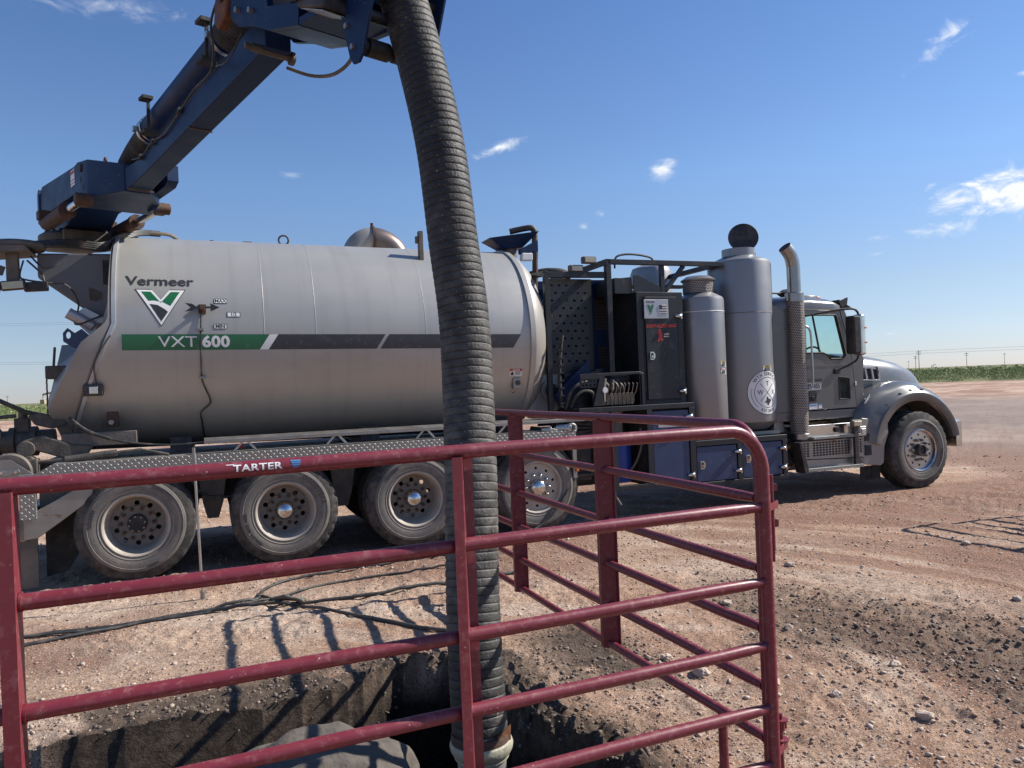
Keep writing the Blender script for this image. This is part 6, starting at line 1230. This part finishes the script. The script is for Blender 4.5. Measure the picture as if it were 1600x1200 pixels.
def scrub():
    rg = np.random.default_rng(9); vs = []; nb = 0
    def bush(x, y, r_, h, n, quad):
        a = rg.uniform(0, 2*PI, n); u = rg.uniform(0, 1, n)**.5; zz = rg.uniform(.05, 1, n); rad = r_*u*np.sqrt(np.clip(1.15-zz, 0, 1))*(.7+.5*np.sin(a*3+x)**2)
        c = np.stack([x+rad*np.cos(a), y+rad*np.sin(a), h*zz*(.75+.25*rg.uniform(0, 1, n))], -1)
        d1 = rg.normal(size=(n, 3)); d1 /= np.linalg.norm(d1, axis=1)[:, None]; d2 = np.cross(d1, rg.normal(size=(n, 3))); d2 /= np.linalg.norm(d2, axis=1)[:, None]
        s = quad*rg.uniform(.6, 1.4, n)[:, None]; return np.stack([c-d1*s, c+d2*s*.5, c+d1*s, c-d2*s*.5], 1)
    for k in range(5200):
        th = rg.uniform(-R(52), R(52)) if k > 400 else rg.uniform(-PI, PI); D_ = 94*(3.2)**(rg.uniform(0, 1)**1.3)+rg.uniform(0, 5)
        if D_ < 99+5*math.sin(th*40): 
            if rg.uniform() < .5: continue
        hgt = rg.uniform(.7, 1.75)*(1 if D_ > 100 else .55); q = .055 if D_ < 120 else .13 if D_ < 180 else .24
        vs.append(bush(D_*math.sin(th), D_*math.cos(th), rg.uniform(.7, 1.9), hgt, 130 if D_ < 120 else 42 if D_ < 180 else 22, q))
    V = np.concatenate(vs).reshape(-1, 3); nf = len(V)//4
    me = bpy.data.meshes.new('scrub'); me.vertices.add(len(V)); me.vertices.foreach_set('co', V.ravel()); me.loops.add(nf*4); me.loops.foreach_set('vertex_index', np.arange(nf*4, dtype=np.int32)); me.polygons.add(nf)
    me.polygons.foreach_set('loop_start', np.arange(0, nf*4, 4, dtype=np.int32)); me.polygons.foreach_set('loop_total', np.full(nf, 4, dtype=np.int32)); me.update(calc_edges=True); me.materials.append(MT['leaf'])
    o = bpy.data.objects.new('scrub', me); COL.objects.link(o); o['kind'] = 'stuff'
scrub()
def pole(x, y, h, lab, arms=2):
    o = build('utility_pole', MB().cyl((x, y, -.3), (x, y, h), .20, .13, n=10), 'wood', None); thing(o, lab, 'utility pole', 'utility poles along the horizon')
    for k in range(arms): build('crossarm', MB().box(x-1.5, x+1.5, y-.12, y+.12, h-1.3-1.3*k, h-1.05-1.3*k), 'wood', o)
    m = MB()
    for q in (-1.35, -.5, .5, 1.35): m.cyl((x+q, y, h-1.05), (x+q, y, h-.7), .09, n=6)
    build('insulator', m, 'silv', o); return (x, y, h)
pa = pole(249, 470, 12.4, 'tallest utility pole with two crossarms just right of the truck hood'); pb = pole(310, 590, 11.2, 'second utility pole, right of the tallest and shorter'); pc = pole(361, 610, 12.5, 'utility pole midway between the hood and the right edge')
pd = pole(500, 780, 13.2, 'utility pole nearest the right edge of the horizon', 1); pe = pole(480, 930, 10.5, 'small far utility pole between the two middle ones', 1); pf = pole(-615, 900, 15, 'utility pole on the left horizon behind the tank door', 1); pg = pole(-420, 640, 9, 'short utility pole at the left horizon', 1)
def wires(name, pts, lab, sag=1.2, r_=.05):
    m = MB()
    for off in (0, -1.6):
        P = []
        for i in range(len(pts)-1):
            a, b = Vector(pts[i]), Vector(pts[i+1])
            for j in range(8): t = j/8; q = a.lerp(b, t); q.z -= sag*4*t*(1-t)-off; P.append(q)
        P.append(Vector(pts[-1])+Vector((0, 0, off))); m.tube(P, r_, 5)
    thing(build(name, m, 'wire', None), lab, 'power line')
wires('power_line', [(60, 560, 13), (249, 470, 12), (560, 330, 13.5)], 'power line crossing the sky just above the right horizon'); wires('power_line', [(-900, 640, 42), (-470, 640, 38), (-200, 660, 36)], 'power line across the sky behind the tank door at the left', 2, .07)
wires('power_line', [(-900, 640, 76), (-500, 640, 71), (-200, 650, 69)], 'higher faint power line at the left above the other one', 2, .05)
def pumpjack(x, y, s, lab, m):
    o = build('pump_jack', MB().bar((x-3.4*s, y, 5.0*s), (x+3.6*s, y, 6.4*s), .5*s, .7*s), m, None); thing(o, lab, 'pump jack', 'oil pump jacks on the plain')
    build('horse_head', MB().prism([(x+3.3*s, 7.4*s), (x+4.4*s, 6.9*s), (x+4.9*s, 5.8*s), (x+4.6*s, 4.6*s), (x+3.9*s, 5.2*s), (x+3.4*s, 5.8*s)], y-.4*s, y+.4*s), m, o)
    build('samson_post', MB().bar((x-1.3*s, y-1*s, 0), (x, y, 5.7*s), .3*s, .3*s).bar((x+1.3*s, y+1*s, 0), (x, y, 5.7*s), .3*s, .3*s).bar((x+1.3*s, y-1*s, 0), (x, y, 5.7*s), .3*s, .3*s), m, o)
    build('counterweight', MB().box(x-4.2*s, x-2.6*s, y-.6*s, y+.6*s, 1.2*s, 3.0*s).bar((x-3.3*s, y, 2*s), (x-3.2*s, y, 5.1*s), .25*s, .25*s), m, o)
pumpjack(1118, 2040, 1.3, 'small tan pump jack on the plain at the right', 'tanp'); pumpjack(-187, 312, 1.0, 'yellow pump jack on the green plain behind the tank at the left', 'tanp')

for o_ in bpy.data.objects:
    st_ = o_.name.split('.')[0]
    if o_.parent and st_ in ('lug_nuts', 'hub_bolts', 'bolt', 'bolt_ring', 'radiator_grille', 'vent_slats', 'cooling_fins', 'port_bolts', 'shield_bolt', 'hanging_chain', 'weld_seam', 'lettering', 'badge_lettering', 'sidewall_lettering', 'warning_print', 'sticker_print', 'rail_logo', 'red_bars', 'sign_print', 'hose_bundle', 'valve_hose', 'fender_notch', 'cable_clamp', 'perforated_panel', 'silencer_mesh'):
        if st_ in ('lug_nuts', 'hub_bolts', 'bolt', 'bolt_ring', 'radiator_grille', 'vent_slats', 'cooling_fins', 'port_bolts', 'shield_bolt', 'hanging_chain', 'fender_notch', 'hose_bundle', 'valve_hose', 'cable_clamp'): o_['kind'] = 'stuff'
